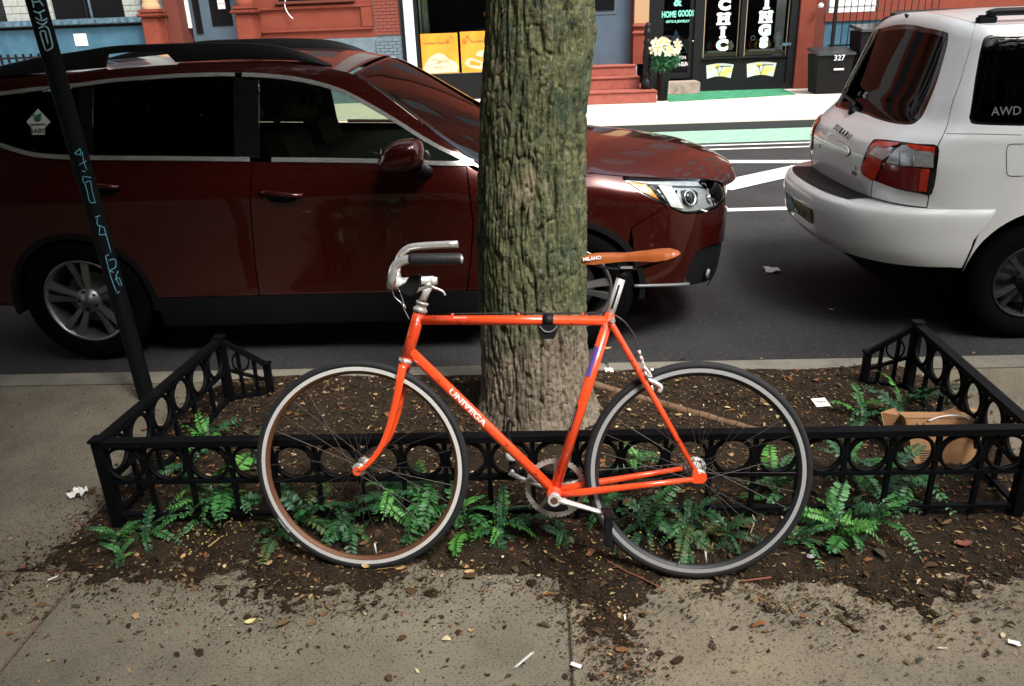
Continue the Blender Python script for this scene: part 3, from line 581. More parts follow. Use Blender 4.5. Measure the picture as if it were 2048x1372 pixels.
for s_ in (-1, 1): MB().tube(crom([(.705, s_*.006, .972), (.74, s_*.014, .958), (.79, s_*.021, .950), (.86, s_*.021, .951), (.93, s_*.035, .975)], 4), .0035, 8).build('saddle_rail', 'black_plastic', sp)
mb = MB().tube([(.768, 0, .795), (.8085, 0, .928)], .0135, 20); mb.build('seat_post', 'satin', bike)
mb = MB().tube([(.806, 0, .921), (.815, 0, .942)], [.0140, .017], 16).box(.795, .845, -.026, .026, .9445, .9585, bev=.003); mb.build('post_head', 'black_plastic', bike); MB().box(.803, .838, -.030, -.0275, .950, .9575, bev=.001).build('saddle_clamp', 'chrome', bike)
tube_patch('post_flute', (.7790, 0, .833), (.8015, 0, .905), .0135, -.22, .22, 'black_plastic', bike)
# rear brake, cable
mb = MB().tube(crom([BP(x, y, .02) for x, y in [(1284, 722), (1289, 735), (1291, 748), (1296, 760), (1312, 768), (1322, 776), (1318, 786)]], 4), [.0035]*8+[.0065]*17, 10)
mb.tube(crom([BP(x, y, .045) for x, y in [(1287, 735), (1296, 745), (1302, 757)]], 4), .0055, 8)
mb.tube([BP(1303, 738, -.01), BP(1305, 748, -.01)], .006, 8); mb.tube([BP(1303, 772, .02), BP(1306, 783, .02)], .0035, 8); mb.tube([BP(1298, 752, .05), BP(1298, 752, -.02)], .006, 10)
mb.tube([BP(1277, 702, .02), BP(1280, 711, .02)], [.0055, .0045], 10); mb.tube([BP(1281, 713, .02), BP(1284, 722, .02)], [.0038, .0065], 10); mb.build('rear_brake', 'satin', bike)
MB().box(BP(1296, 778)[0]-.012, BP(1296, 778)[0]+.02, -.014, -.009, .606, .616, bev=.002).build('brake_pad', 'black_plastic', bike)
MB().tube(crom([(.295, 0, .8195), (.5, 0, .8200), (.70, 0, .8195), (.765, -.004, .8215), BP(1243, 640, .01), BP(1262, 662, .01), BP(1273, 685, .015), BP(1278, 702, .02)], 6), .0026, 8).build('brake_cable', 'cable', bike)
# U-lock bracket
a0, a1 = BP(1086, 638)[0], BP(1107, 638)[0]; lk = sub('lock_bracket', bike, Matrix())
MB().lathe([(.0185, 0), (.0185, a1-a0)], (a0, 0, .7995), (1, 0, 0), 20, cap=True).build('strap', 'black_plastic', lk)
o_ = MB().prism([(BP(x, y)[0], BP(x, y)[2]) for x, y in [(1077, 648), (1118, 648), (1112, 668), (1108, 676), (1086, 676), (1082, 668)]], (0, -.018, 0), (1, 0, 0), (0, 0, 1), (0, 1, 0), .03).build('bracket_body', 'black_plastic', lk)
MB().tube(crom([(BP(x, y)[0], -.021, BP(x, y)[2]) for x, y in [(1080, 650), (1088, 659), (1098, 662), (1108, 658), (1115, 650)]], 4), .0022, 8).build('bracket_bail', 'rim_grey', lk)
# drivetrain
CK = (.609, -.052, .264)
mb = MB().tube([CK, (.64, -.054, .257), (.72, -.064, .238), (.766, -.070, .226)], [.0165, .0135, .0105, .0115], 18, flat=.62); mb.lathe([(.019, -.014), (.019, .014)], CK, (0, 1, 0), 24, cap=True); mb.build('crank', 'satin', bike)
MB().lathe([(.009, -.017), (.011, -.0155), (.011, -.0135)], CK, (0, 1, 0), 16, cap=True).build('crank_cap', 'rust_rim', bike)
CF = (.609, .052, .264)
mb = MB().tube([CF, (.56, .055, .272), (.50, .064, .288), (.462, .070, .304)], [.0165, .0135, .0105, .0115], 18, flat=.62); mb.lathe([(.022, -.008), (.022, .008)], CF, (0, 1, 0), 20, cap=True); mb.build('crank', 'satin', bike)
cr = sub('chainring', bike, Matrix())
mb = MB(); n = 96; pr = []
for k in range(n):
    t = 2*math.pi*k/n; R_ = .0975 if k % 2 else .0935
    for r_, y_ in ((R_, .0475), (R_, .0505), (.080, .0505), (.080, .0475)): pr.append((CF[0]+r_*math.cos(t), y_, CF[2]+r_*math.sin(t)))
mb.add(pr, [(k*4+q, k*4+(q+1) % 4, ((k+1) % n)*4+(q+1) % 4, ((k+1) % n)*4+q) for k in range(n) for q in range(4)]); mb.build('toothed_ring', 'old_alloy', cr)
for k in range(5):
    t = 2*math.pi*k/5+.3; MB().tube([(CF[0]+.018*math.cos(t), .052, CF[2]+.018*math.sin(t)), (CF[0]+.078*math.cos(t), .050, CF[2]+.078*math.sin(t))], [.009, .0055], 8).lathe([(.0075, -.006), (.0075, .004)], (CF[0]+.080*math.cos(t), .050, CF[2]+.080*math.sin(t)), (0, 1, 0), 12, cap=True).build('spider_arm', 'old_alloy', cr)
for x, z, yy, tp in ((.768, .226, -.125, 0), (.470, .304, .125, 1)):
    pd = sub('pedal', bike, Matrix()); s_ = -1 if yy < 0 else 1
    MB().tube([(x, s_*.072, z), (x, s_*.165, z)], .0065, 12).build('spindle', 'satin', pd)
    z0, z1 = (z-.062, z+.030) if not tp else (z-.030, z+.062)
    mb = MB().box(x-.012, x+.012, yy-.045, yy+.045, z0, z0+.012, bev=.002).box(x-.012, x+.012, yy-.045, yy+.045, z1-.012, z1, bev=.002).box(x-.010, x+.010, yy-.042, yy-.036, z0+.01, z1-.01).box(x-.010, x+.010, yy+.036, yy+.042, z0+.01, z1-.01).lathe([(.014, -.03), (.014, .03)], (x, yy, z), (0, 1, 0), 14, cap=True)
    mb.build('pedal_cage', 'black_plastic', pd)
    if tp: MB().lathe([(.0, .0), (.017, .0), (.019, .006), (.019, .02), (.013, .022)], (x, yy-.045, z1-.022), (0, 0, 1), 16).build('pedal_cap', 'satin', pd); MB().tube(crom([(x-.004, yy, z1+.012), (x-.016, yy, z1+.05), (x-.014, yy, z1+.085), (x-.004, yy, z1+.095), (x+.003, yy, z1+.075)], 4), .0055, 8, flat=1).build('toe_strap', 'black_plastic', pd)
    else: MB().tube(crom([(x-.01, yy-.02, z1), (x-.02, yy-.02, z1+.015), (x+.002, yy-.02, z1+.02)], 4), .004, 8).build('toe_strap', 'black_plastic', pd)
# decals
q0 = Vector((.310, 0, .569)); q1 = Vector((.425, 0, .451)); dd_ = (Vector(BB)-Vector(DT)).normalized(); on = lambda s: Vector(DT)+dd_*s
wrap_text('frame_lettering', 'UNIVEGA', .0245, on(.155), on(.335), .0158, 'decal_white', bike, ang=.15, offset=.0005, sx=1.45)
wrap_text('frame_lettering', 'ARICA SON', .0075, (.30, 0, .8015), (.36, 0, .801), .0145, 'decal_white', bike, ang=.6)
ds = (Vector(ST)-Vector(BB)).normalized(); os_ = lambda s: Vector(BB)+ds*s
tube_patch('seat_tube_decal', os_(.375), os_(.470), .0158, .15, 1.15, 'decal_blue', bike)
tube_patch('frame_sticker', os_(.20), os_(.282), .0158, .55, 1.35, 'gloss_black', bike)
wrap_text('sticker_lettering', 'CHROME MOLY', .0085, os_(.204), os_(.278), .0158, 'decal_white', bike, ang=.95, pad=.0012, sx=1.0)
def ring_text(s, cx, cz, R, a_mid, size, m, parent, y):
    c = bpy.data.curves.new('t', 'FONT'); c.body = s; c.size = size; c.align_x = 'CENTER'; c.align_y = 'CENTER'; c.resolution_u = 1
    o = bpy.data.objects.new('t', c); COL.objects.link(o); me = bpy.data.meshes.new_from_object(o.evaluated_get(bpy.context.evaluated_depsgraph_get())); bpy.data.objects.remove(o)
    for v in me.vertices: a = a_mid+v.co.x/R; r = R-v.co.y; v.co = Vector((cx+r*math.cos(a), y+.0, cz+r*math.sin(a)))
    me.materials.clear(); link('tyre_lettering', me, m, parent)
ring_text('PANARACER', FX, HZ+.004, .3235, math.radians(217), .010, 'tyre_mark', fw_, -.0132)
# ------------------------------------------------------------------ panels cut from smooth body surfaces
def inpoly(P, poly):
    x, y = P[:, 0], P[:, 1]; c = np.zeros(len(P), bool); n = len(poly)
    for i in range(n):
        x0, y0 = poly[i]; x1, y1 = poly[(i+1) % n]
        if y0 == y1: continue
        k = ((y0 > y) != (y1 > y)) & (x < (x1-x0)*(y-y0)/(y1-y0)+x0); c ^= k
    return c
def dens(poly, step):
    out = []; n = len(poly)
    for i in range(n):
        a = np.array(poly[i], float); b = np.array(poly[(i+1) % n], float); m = max(1, int(np.ceil(np.linalg.norm(b-a)/step)))
        for k in range(m): out.append(a+(b-a)*k/m)
    return np.array(out)
class Surf:
    """f(u, v) -> world points, vectorised; u, v in metres roughly; sgn picks the outward normal"""
    def __init__(s, f, dom, sgn=1): s.f = f; s.dom = dom; s.sgn = sgn; s.g = None
    def nrm(s, u, v):
        e = 2e-3; du = s.f(u+e, v)-s.f(u-e, v); dv = s.f(u, v+e)-s.f(u, v-e); n = np.cross(du, dv)*s.sgn; return n/(np.linalg.norm(n, axis=1, keepdims=True)+1e-12)
    def hit(s, px, py):
        if s.g is None:
            u, v = np.meshgrid(np.linspace(s.dom[0], s.dom[1], 160), np.linspace(s.dom[2], s.dom[3], 60)); s.gu = u.ravel(); s.gv = v.ravel(); s.g = proj(s.f(s.gu, s.gv))
            nn = s.nrm(s.gu, s.gv); vw = s.f(s.gu, s.gv)-CAMP; s.ok = (nn*vw).sum(1) < 0
        d = np.hypot(s.g[:, 0]-px, s.g[:, 1]-py)+np.where(s.ok, 0, 60); k = d.argmin(); u, v = s.gu[k], s.gv[k]; best = (1e9, u, v)
        for _ in range(12):
            q = proj(s.f(np.array([u, u+1e-4, u]), np.array([v, v, v+1e-4]))); r = q[0]-(px, py); e_ = np.hypot(*r)
            if e_ < best[0]: best = (e_, u, v)
            J = np.stack([(q[1]-q[0])/1e-4, (q[2]-q[0])/1e-4], 1); dlt = np.linalg.lstsq(J, -r, rcond=1e-3)[0]; dlt = np.clip(dlt, -.08, .08); u += dlt[0]; v += dlt[1]
            u = min(max(u, s.dom[0]), s.dom[1]); v = min(max(v, s.dom[2]), s.dom[3])
        return np.array([best[1], best[2]])
    def px(s, pts, smooth=False, n=5): P = [s.hit(*p) for p in pts]; return [tuple(q) for q in (crom(P, n) if smooth else P)]
def panel(name, poly, surf, m, parent, holes=(), step=.035, thick=.006, proud=0., mirror=None, warp=None, **kw):
    poly = dens(poly, step); hs = [dens(h, step) for h in holes]; vs = [tuple(p) for p in poly]; ed = [(i, (i+1) % len(poly)) for i in range(len(poly))]
    for h in hs: b = len(vs); vs += [tuple(p) for p in h]; ed += [(b+i, b+(i+1) % len(h)) for i in range(len(h))]
    bd = np.array(vs); gx_, gy_ = np.meshgrid(np.arange(poly[:, 0].min(), poly[:, 0].max(), step), np.arange(poly[:, 1].min(), poly[:, 1].max(), step)); G = np.stack([gx_.ravel(), gy_.ravel()], 1)
    if len(G):
        k = inpoly(G, poly)
        for h in hs: k &= ~inpoly(G, h)
        G = G[k]
    if len(G): dm = np.sqrt(((G[:, None]-bd[None])**2).sum(2)).min(1); G = G[dm > step*.5]; vs += [tuple(g) for g in G]
    r = geometry.delaunay_2d_cdt([Vector(q) for q in vs], ed, [], 0, 1e-7); V2 = np.array([tuple(q) for q in r[0]]); T = np.array([f for f in r[2] if len(f) == 3])
    c = V2[T].mean(1); k = inpoly(c, poly)
    for h in hs: k &= ~inpoly(c, h)
    T = T[k]; u, v = V2[:, 0], V2[:, 1]; P = surf.f(u, v); N = surf.nrm(u, v); P = P+N*proud
    if warp is not None: P = P+N*warp(u, v)[:, None]
    a, b_, c_ = P[T[:, 0]], P[T[:, 1]], P[T[:, 2]]; fl = (np.cross(b_-a, c_-a)*N[T[:, 0]]).sum(1) < 0; T[fl] = T[fl][:, ::-1]
    if mirror is not None: P = P.copy(); N = N.copy(); P[:, 1] = 2*mirror-P[:, 1]; N[:, 1] *= -1; T = T[:, ::-1]
    n = len(P); B = P-N*thick; cnt = {}
    for t in T:
        for q in range(3): e_ = (int(t[q]), int(t[(q+1) % 3])); cnt[e_] = cnt.get(e_, 0)+1
    rim = [(a_, b2) for (a_, b2) in cnt if (b2, a_) not in cnt]; Fc = [tuple(map(int, t)) for t in T]+[tuple(int(q)+n for q in t[::-1]) for t in T]+[(b2, a_, a_+n, b2+n) for a_, b2 in rim]
    me = bpy.data.meshes.new(name); me.from_pydata(np.vstack([P, B]).tolist(), [], Fc); sm = [True]*len(T)+[False]*(len(Fc)-len(T)); me.polygons.foreach_set('use_smooth', sm); me.update()
    inv = INV.get(parent.name); Nl = N if inv is None else N @ np.array(inv.to_3x3()).T
    o = link(name, me, m, parent, **kw)
    ln = []; nt_ = len(T)
    for p in me.polygons:
        if p.index < nt_: ln += [tuple(Nl[q]) for q in p.vertices]
        else: ln += [tuple(p.normal)]*len(p.vertices)
    me.normals_split_custom_set(ln); return o
def both(name, poly, surf, m, parent, yc, **kw):
    panel(name, poly, surf, m, parent, **kw); panel(name, poly, surf, m, parent, mirror=yc, **kw)
def strip_tube(name, pts, r, m, parent, flat=None, n=8, yc=None):
    MB().tube(pts, r, n, flat=flat).build(name, m, parent)
    if yc is not None: q = np.array(pts).copy(); q[:, 1] = 2*yc-q[:, 1]; MB().tube(q, r, n, flat=flat).build(name, m, parent)
def span(E, yc, bx, bw, ex=2.2):
    """surface between edge curve E (K,3 near side) and its mirror; t in [-1,1] across, u in [0,1] along; bulge bx(u) forward and bw(u) up"""
    E = np.array(E); K = len(E); L = np.r_[0, np.cumsum(np.linalg.norm(np.diff(E, axis=0), axis=1))]; L /= L[-1]
    def f(u, t):
        u = np.asarray(u, float); t = np.asarray(t, float); uc = u
        X, Y, Z = [np.interp(np.clip(uc, 0, 1), L, E[:, k]) for k in range(3)]
        dx = (E[-1]-E[-2])/(L[-1]-L[-2]); X = X+np.maximum(u-1, 0)*dx[0]; Z = Z+np.maximum(u-1, 0)*dx[2]
        a = 1-np.abs(t)**ex; return np.stack([X+bx(u)*a, yc-(yc-Y)*t, Z+bw(u)*a], -1)
    return f
def car_wheel(parent, X, Yf, w, rimR, tyreR, zoff, spokes, mrim, side=-1, rot=0.):
    wh = sub('wheel', parent, (X, Yf, w))
    s = side; O = (X, Yf, w)
    MB().lathe([(rimR+.005, s*-.012), (rimR+.02, s*-.002), (tyreR-.035, s*.002), (tyreR-.008, s*-.02), (tyreR, s*-.05), (tyreR, s*-.18), (tyreR-.02, s*-.21), (rimR, s*-.21)], O, (0, 1, 0), 56).build('tyre', 'tyre', wh)
    MB().lathe([(rimR+.006, s*-.010), (rimR+.002, s*-.004), (rimR-.006, s*-.006), (rimR-.014, s*-.03), (rimR-.03, s*-.12), (rimR-.03, s*-.2)], O, (0, 1, 0), 56).build('rim', mrim, wh)
    MB().lathe([(.15, s*-.10), (.02, s*-.10)], O, (0, 1, 0), 32).build('brake_disc', 'rim_grey', wh); MB().lathe([(rimR-.02, s*-.13), (.0, s*-.13)], O, (0, 1, 0), 32).build('wheel_back', 'liner', wh)
    MB().lathe([(.072, s*-.05), (.070, s*-.028), (.034, s*-.022), (.032, s*-.016), (.0, s*-.014)], O, (0, 1, 0), 32).build('hub', mrim, wh)
    for k in range(5): a = 2*math.pi*k/5+rot+.3; MB().lathe([(.010, s*-.035), (.010, s*-.024), (0, s*-.024)], (X+.050*math.cos(a), Yf, w+.050*math.sin(a)), (0, 1, 0), 10).build('lug_nut', 'liner', wh)
    for k in range(spokes):
        a = 2*math.pi*k/spokes+rot; c, n_ = math.cos(a), math.sin(a)
        for sg in (-1, 1):
            P = []
            for r_, o1, o2, y_ in ((.055, .004, .026, -.030), (.13, .010, .040, -.020), (rimR-.012, .022, .066, -.012)):
                for off in (o1, o2): P.append((X+r_*c-sg*off*n_, Yf+s*y_+(-s*.008 if off == o2 else 0), w+r_*n_+sg*off*c))
            Q = [(p[0], p[1]-s*.022, p[2]) for p in P]
            MB().add(P+Q, [(0, 1, 3, 2), (2, 3, 5, 4), (6, 8, 9, 7), (8, 10, 11, 9), (0, 2, 8, 6), (2, 4, 10, 8), (1, 7, 9, 3), (3, 9, 11, 5), (0, 6, 7, 1), (4, 5, 11, 10)]).build('spoke', mrim, wh)
    return wh
def pch(xs, ys):
    xs, ys = np.array(xs, float), np.array(ys, float); d = np.diff(ys)/np.diff(xs); m = np.r_[d[0], np.where(d[:-1]*d[1:] > 0, 2*d[:-1]*d[1:]/(d[:-1]+d[1:]+1e-12), 0), d[-1]]
    def f(x):
        x = np.clip(x, xs[0], xs[-1]); i = np.clip(np.searchsorted(xs, x)-1, 0, len(xs)-2); h = xs[i+1]-xs[i]; t = (x-xs[i])/h
        return (2*t**3-3*t*t+1)*ys[i]+(t**3-2*t*t+t)*h*m[i]+(-2*t**3+3*t*t)*ys[i+1]+(t**3-t*t)*h*m[i+1]
    return f
def arc_pts(cx, cz, r, a0, a1, n=22): return [(cx+r*math.cos(a0+(a1-a0)*k/n), cz+r*math.sin(a0+(a1-a0)*k/n)) for k in range(n+1)]
# ------------------------------------------------------------------ red estate car
YC = 5.00; GZ = -.13
red = empty('parked_car', (-1.22, YC, GZ), 'dark red estate car with black roof rails parked at the kerb behind the tree', 'car')
HWd = pch([.10, .20, .30, .42, .55, .72, .86, .93, .97, 1.05, 1.12, 1.18, 1.30, 1.40, 1.50, 1.56, 1.60, 1.64], [.80, .865, .885, .893, .896, .902, .915, .920, .914, .892, .868, .846, .797, .752, .702, .662, .622, .56])
HWn = pch([.10, .20, .30, .42, .55, .72, .86], [.84, .865, .885, .897, .902, .908, .915])
WS = pch([-.7, -.34, .23, .43, .83, 1.0, 1.2], [1.06, 1.035, 1.026, .996, .938, .88, .80])
X0 = .30; XN = pch([.15, .25, .33, .45, .55, .66, .76, .85, .94, 1.02], [.98, 1.05, 1.085, 1.10, 1.105, 1.11, 1.105, 1.08, 1.03, .96])
_t = np.linspace(0, np.pi/2, 400); _n = 2.7; _a = .78*np.sin(_t)**(2/_n); _b = .91*np.cos(_t)**(2/_n); _L = np.r_[0, np.cumsum(np.hypot(np.diff(_a), np.diff(_b)))]; LC = _L[-1]
def sideS(s, w):
    s = np.asarray(s, float); w = np.asarray(w, float); d = np.clip(s-X0, 0, LC); a = np.interp(d, _L, _a)/.78; b = np.interp(d, _L, _b)/.91
    x = np.where(s < X0, s, X0+(XN(w)-X0)*a); tail = np.clip((-2.9-s)/.78, 0, 1); b = b*(1-.16*tail**2.2)
    ws = WS(np.clip(x, -.7, 1.2)); q = np.clip((w-(ws-.15))/.15, 0, 1.6); hn = HWn(np.minimum(w, .86))-.105*q**2
    k = sstep(-.55, -.05, s); hw = HWd(w)*(1-k)+hn*k
    return np.stack([x+0*w, YC-hw*b, w+GZ+0*s], -1)
side = Surf(sideS, (-3.68, X0+LC, .12, 1.63), 1)
side.sgn = 1 if side.nrm(np.array([-1.]), np.array([.6]))[0][1] < 0 else -1
PX = side.px
# key lines in the photo, carried onto the body surface
chL = PX([(0, 290), (60, 308), (120, 314), (190, 316), (330, 317), (500, 319), (740, 322), (945, 327)], True)
chU = PX([(150, 172), (225, 162), (300, 156), (390, 151), (470, 150), (540, 153), (600, 160), (655, 173), (700, 190), (780, 235), (860, 285), (945, 326)], True)
bandT = PX([(130, 150), (230, 138), (330, 130), (480, 125), (570, 127), (640, 134), (705, 148), (745, 172), (790, 205), (835, 240), (880, 275), (930, 311), (975, 343)], True)
zb = chL[0][1]
# rear of the car (outside the frame) by continuation
chL0 = [(-3.42, 1.40), (-3.30, 1.33), (-3.05, 1.262)]; chU0 = [(-3.42, 1.41), (-3.30, 1.43), (-2.95, 1.470), (-2.70, 1.492)]; bT0 = [(-3.66, 1.44), (-3.5, 1.49), (-3.2, 1.53), (-2.85, 1.552)]
CHL = chL0+[p for p in chL if p[0] > -2.9]; CHU = chU0+[p for p in chU if p[0] > -2.46]; BT = bT0+[p for p in bandT if p[0] > -2.6]
DB = lambda x: [(x, None)]
def at(line, x): L = np.array(line); return float(np.interp(x, L[:, 0], L[:, 1]))
XD1, XD2, XD3 = -.395, -1.515, -2.37       # door shut lines
WB = .40
def lower(xa, xb, cut_low=.30, n=14): return [(xa+(xb-xa)*k/n, at(CHL, xa+(xb-xa)*k/n)-.012) for k in range(n+1)]
g = .0035
fd_low = [(XD1-.03-g, WB-.02), (XD2-.055+g, WB-.02)]
frontdoor = [(XD2+g, at(CHL, XD2)-.012)]+lower(XD2+g, XD1-g)[1:]+[(XD1-g+.012, .90), (XD1-g+.02, .75), (XD1-g, .58), (XD1-.035-g, WB-.02), (XD2-.075+g, WB-.02), (XD2-.065+g, .6), (XD2-.045+g, .8)]
both('front_door', frontdoor, side, 'red_paint', red, YC)
arc_r = arc_pts(-2.585, .345, .415, math.radians(8), math.radians(172), 26)
rd = lower(XD3+g, XD2-g)+[(XD2-.045-g, .8), (XD2-.065-g, .6), (XD2-.075-g, WB-.02), (-2.165, WB-.02)]+[p for p in arc_pts(-2.585, .345, .415, math.radians(8), math.radians(62), 14)]+[(XD3+g, .78)]
both('rear_door', rd, side, 'red_paint', red, YC)
qa = [(-3.66, .32), (-3.66, 1.42)]+[(p[0], p[1]) for p in bT0[1:]]+[(-2.62, 1.552)]
rq = [(-3.67, .35), (-3.0, .35)]+arc_r[::-1][0:27]; rq = [(-3.67, .35), (-3.0, .35)]+[p for p in arc_r[::-1] if p[0] < XD3-.05]+[(XD3-g, .79)]+[(x, at(CHL, x)-.012) for x in np.linspace(XD3-g, -3.42, 14)]+[(-3.50, 1.40), (-3.67, 1.30)]
both('rear_quarter', rq, side, 'red_paint', red, YC)
fa = arc_pts(.128, .345, .418, math.radians(180), math.radians(8), 26)
# headlight outline
HLp = [(1248, 357), (1300, 358), (1340, 357), (1385, 357), (1415, 361), (1440, 369), (1447, 385), (1446, 400), (1437, 410), (1400, 422), (1372, 424), (1350, 417), (1318, 402), (1285, 384)]
HL = PX(HLp, False); HL = [tuple(q) for q in crom([side.hit(*p) for p in HLp], 3, True)]
shut = [side.hit(*p) for p in [(975, 340), (1075, 342), (1172, 345), (1250, 352), (1330, 355), (1400, 356), (1440, 363), (1462, 372)]]; SH = [tuple(q) for q in crom(shut, 4)]
fend = [(XD1+g, WB-.02), (-.29, WB-.02)]+fa+[(.60, .36)]
fcut = PX([(1262, 455), (1295, 435), (1322, 418), (1333, 409)], True)
fen = [(XD1+g-.035, WB-.02), (-.285, WB-.02)]+[p for p in fa if p[0] < fcut[0][0]+.0]+fcut+[(HL[0][0]+.0, HL[0][1])][:0]
hlx = [p for p in HL]
# fender: from door line to headlight tail, top follows the bonnet shut line
tailp = side.hit(1247, 356); low_edge = [side.hit(*p) for p in [(1333, 410), (1285, 386), (1246, 358)]]
fen = [(XD1+g-.035, WB-.02), (XD1+g, .58), (XD1+g+.02, .75), (XD1+g+.012, .90), (XD1+g, at(CHL, XD1)-.012)]+[(x, at(SH, x)-.004) for x in np.linspace(XD1+.05, tailp[0]-.002, 16)]+[tuple(low_edge[2]-np.array([.003, 0])), tuple(low_edge[1]-np.array([.002, .004])), tuple(low_edge[0]-np.array([.004, .006]))]+fcut[::-1]+[p for p in fa[::-1] if .36 < p[1] and p[0] < fcut[0][0]]+[(-.288, WB-.02)]
both('front_fender', fen, side, 'red_paint', red, YC)
# front bumper cover
SE = X0+LC
bl = [tuple(np.array(p)+(.004, -.004)) for p in fcut]
under = [tuple(side.hit(*p)+np.array([0, -.006])) for p in [(1342, 415), (1368, 426), (1400, 425), (1440, 412)]]
fogo = crom([side.hit(*p) for p in [(1372, 548), (1384, 520), (1400, 500), (1425, 489), (1466, 481)]], 4)
bump = [p for p in fa if p[0] > fcut[0][0]+.01 and p[1] > .345]
bumper = bl+under+[tuple(side.hit(1449, 400)+np.array([.006, 0])), tuple(side.hit(1447, 372)+np.array([.01, 0])), (float(side.hit(1446, 368)[0])+.012, .925), (SE-.25, .90), (SE, .90), (SE, .55)]+[tuple(p) for p in fogo[::-1]]+[tuple(side.hit(1368, 566)), tuple(side.hit(1285, 566))]+bump[::-1]
both('front_bumper', bumper, side, 'red_paint', red, YC)
fog = [tuple(p+np.array([.0, -.004])) for p in fogo]+[(SE, .54), (SE, .26), (float(side.hit(1440, 566)[0]), .25), tuple(side.hit(1440, 566)), tuple(side.hit(1380, 572))]
both('bumper_vent', fog, side, 'black_plastic', red, YC, proud=-.012)
fo = side.hit(1416, 546); fp = side.f(*[np.array([q]) for q in fo])[0]; fn = side.nrm(*[np.array([q]) for q in fo])[0]
MB().lathe([(.026, -.004), (.024, .002), (.012, .006), (.0, .007)], fp, fn, 24).build('fog_lamp', 'lamp_clear', red); MB().lathe([(.028, -.006), (.036, .0), (.036, .003), (.028, .003)], fp, fn, 28).build('fog_lamp_bezel', 'gloss_black', red)
lip = PX([(1268, 571), (1320, 570), (1376, 567)], True); strip_tube('bumper_lip', side.f(np.array(lip)[:, 0], np.array(lip)[:, 1])+side.nrm(np.array(lip)[:, 0], np.array(lip)[:, 1])*.006, .009, 'rim_grey', red, yc=YC)
both('sill', [(-2.17, WB-.026), (-.285, WB-.026), (-.285, .20), (-2.17, .20)], side, 'black_plastic', red, YC, proud=.004)
both('arch_trim', arc_pts(.128, .345, .418, math.radians(186), math.radians(-6), 30)+arc_pts(.128, .345, .385, math.radians(-6), math.radians(186), 30), side, 'black_plastic', red, YC, proud=.004, step=.03, thick=.05)
both('arch_trim', arc_pts(-2.585, .345, .416, math.radians(186), math.radians(-6), 30)+arc_pts(-2.585, .345, .385, math.radians(-6), math.radians(186), 30), side, 'black_plastic', red, YC, proud=.004, step=.03, thick=.05)
# headlight: bowl, lens, amber and bright parts
subp = lambda pts: [tuple(side.hit(*p)) for p in pts]
for yc_ in (None, YC):
    K = dict(mirror=yc_)
    hl = sub('headlight', red, (.7, YC+(.8 if yc_ else -.8), .72))
    panel('lamp_bowl', HL, side, 'lamp_clear', hl, proud=-.022, **K)
    panel('amber_reflector', subp([(1256, 361), (1290, 364), (1303, 374), (1320, 399), (1290, 383)]), side, 'amber', hl, proud=-.014, **K)
    panel('lamp_divider', subp([(1298, 366), (1308, 368), (1340, 411), (1322, 400)]), side, 'gloss_black', hl, proud=-.013, step=.02, **K)
    panel('light_guide', subp([(1318, 367), (1343, 367), (1370, 418), (1345, 414)]), side, 'letter_white', hl, proud=-.012, step=.02, **K)
    panel('light_guide', subp([(1262, 360), (1400, 361), (1436, 371), (1438, 377), (1400, 370), (1300, 366)]), side, 'lamp_clear', hl, proud=-.008, step=.02, **K)
    panel('lamp_recess', subp([(1366, 378), (1390, 376), (1399, 384), (1399, 406), (1380, 411), (1370, 405)]), side, 'gloss_black', hl, proud=-.014, step=.02, **K)
    q = side.hit(1384, 394); c_ = side.f(q[:1], q[1:])[0]; n_ = side.nrm(q[:1], q[1:])[0]
    if yc_: c_ = c_*[1, -1, 1]+[0, 2*YC, 0]; n_ = n_*[1, -1, 1]
    MB().lathe([(.034, -.016), (.032, -.010), (.022, -.004), (0, -.002)], c_, n_, 24).build('projector', 'dark_glass' if False else 'gloss_black', hl); MB().lathe([(.034, -.016), (.040, -.010), (.042, -.012)], c_, n_, 24).build('projector_ring', 'chrome', hl)
    q = side.hit(1424, 392); c_ = side.f(q[:1], q[1:])[0]; n_ = side.nrm(q[:1], q[1:])[0]
    if yc_: c_ = c_*[1, -1, 1]+[0, 2*YC, 0]; n_ = n_*[1, -1, 1]
    MB().lathe([(.032, -.014), (.026, -.017), (.008, -.019), (.007, -.008), (0, -.007)], c_, n_, 20).build('reflector', 'chrome', hl)
    panel('lens', HL, side, 'lens', hl, proud=.002, thick=.002, **K)
# chrome surround of the side windows
def line3(L, pr=0.): A = np.array(L); return side.f(A[:, 0], A[:, 1])+side.nrm(A[:, 0], A[:, 1])*pr
def between(lo, hi, xa, xb, n=24, dl=0., dh=0.):
    xs_ = np.linspace(xa, xb, n); return [(x, at(lo, x)+dl) for x in xs_]+[(x, at(hi, x)+dh) for x in xs_[::-1]]
def ribbon(name, L, wd, m, pr, th=.006):
    L = np.array(L); d = np.gradient(L, axis=0); d /= np.linalg.norm(d, axis=1, keepdims=True)+1e-9; nn = np.stack([-d[:, 1], d[:, 0]], 1)*wd/2
    both(name, [tuple(q) for q in L-nn]+[tuple(q) for q in (L+nn)[::-1]], side, m, red, YC, proud=pr, thick=th, step=.05)
ribbon('chrome_trim', [p for p in CHL if p[0] <= XD2-.004], .022, 'chrome', .007); ribbon('chrome_trim', [p for p in CHL if p[0] >= XD2+.004], .022, 'chrome', .007)
upf = [p for p in CHU if p[0] > -2.7]
ribbon('chrome_trim', [p for p in CHU if p[0] <= -1.60], .018, 'chrome', .007); ribbon('chrome_trim', [p for p in CHU if p[0] >= -1.592], .019, 'chrome', .007)
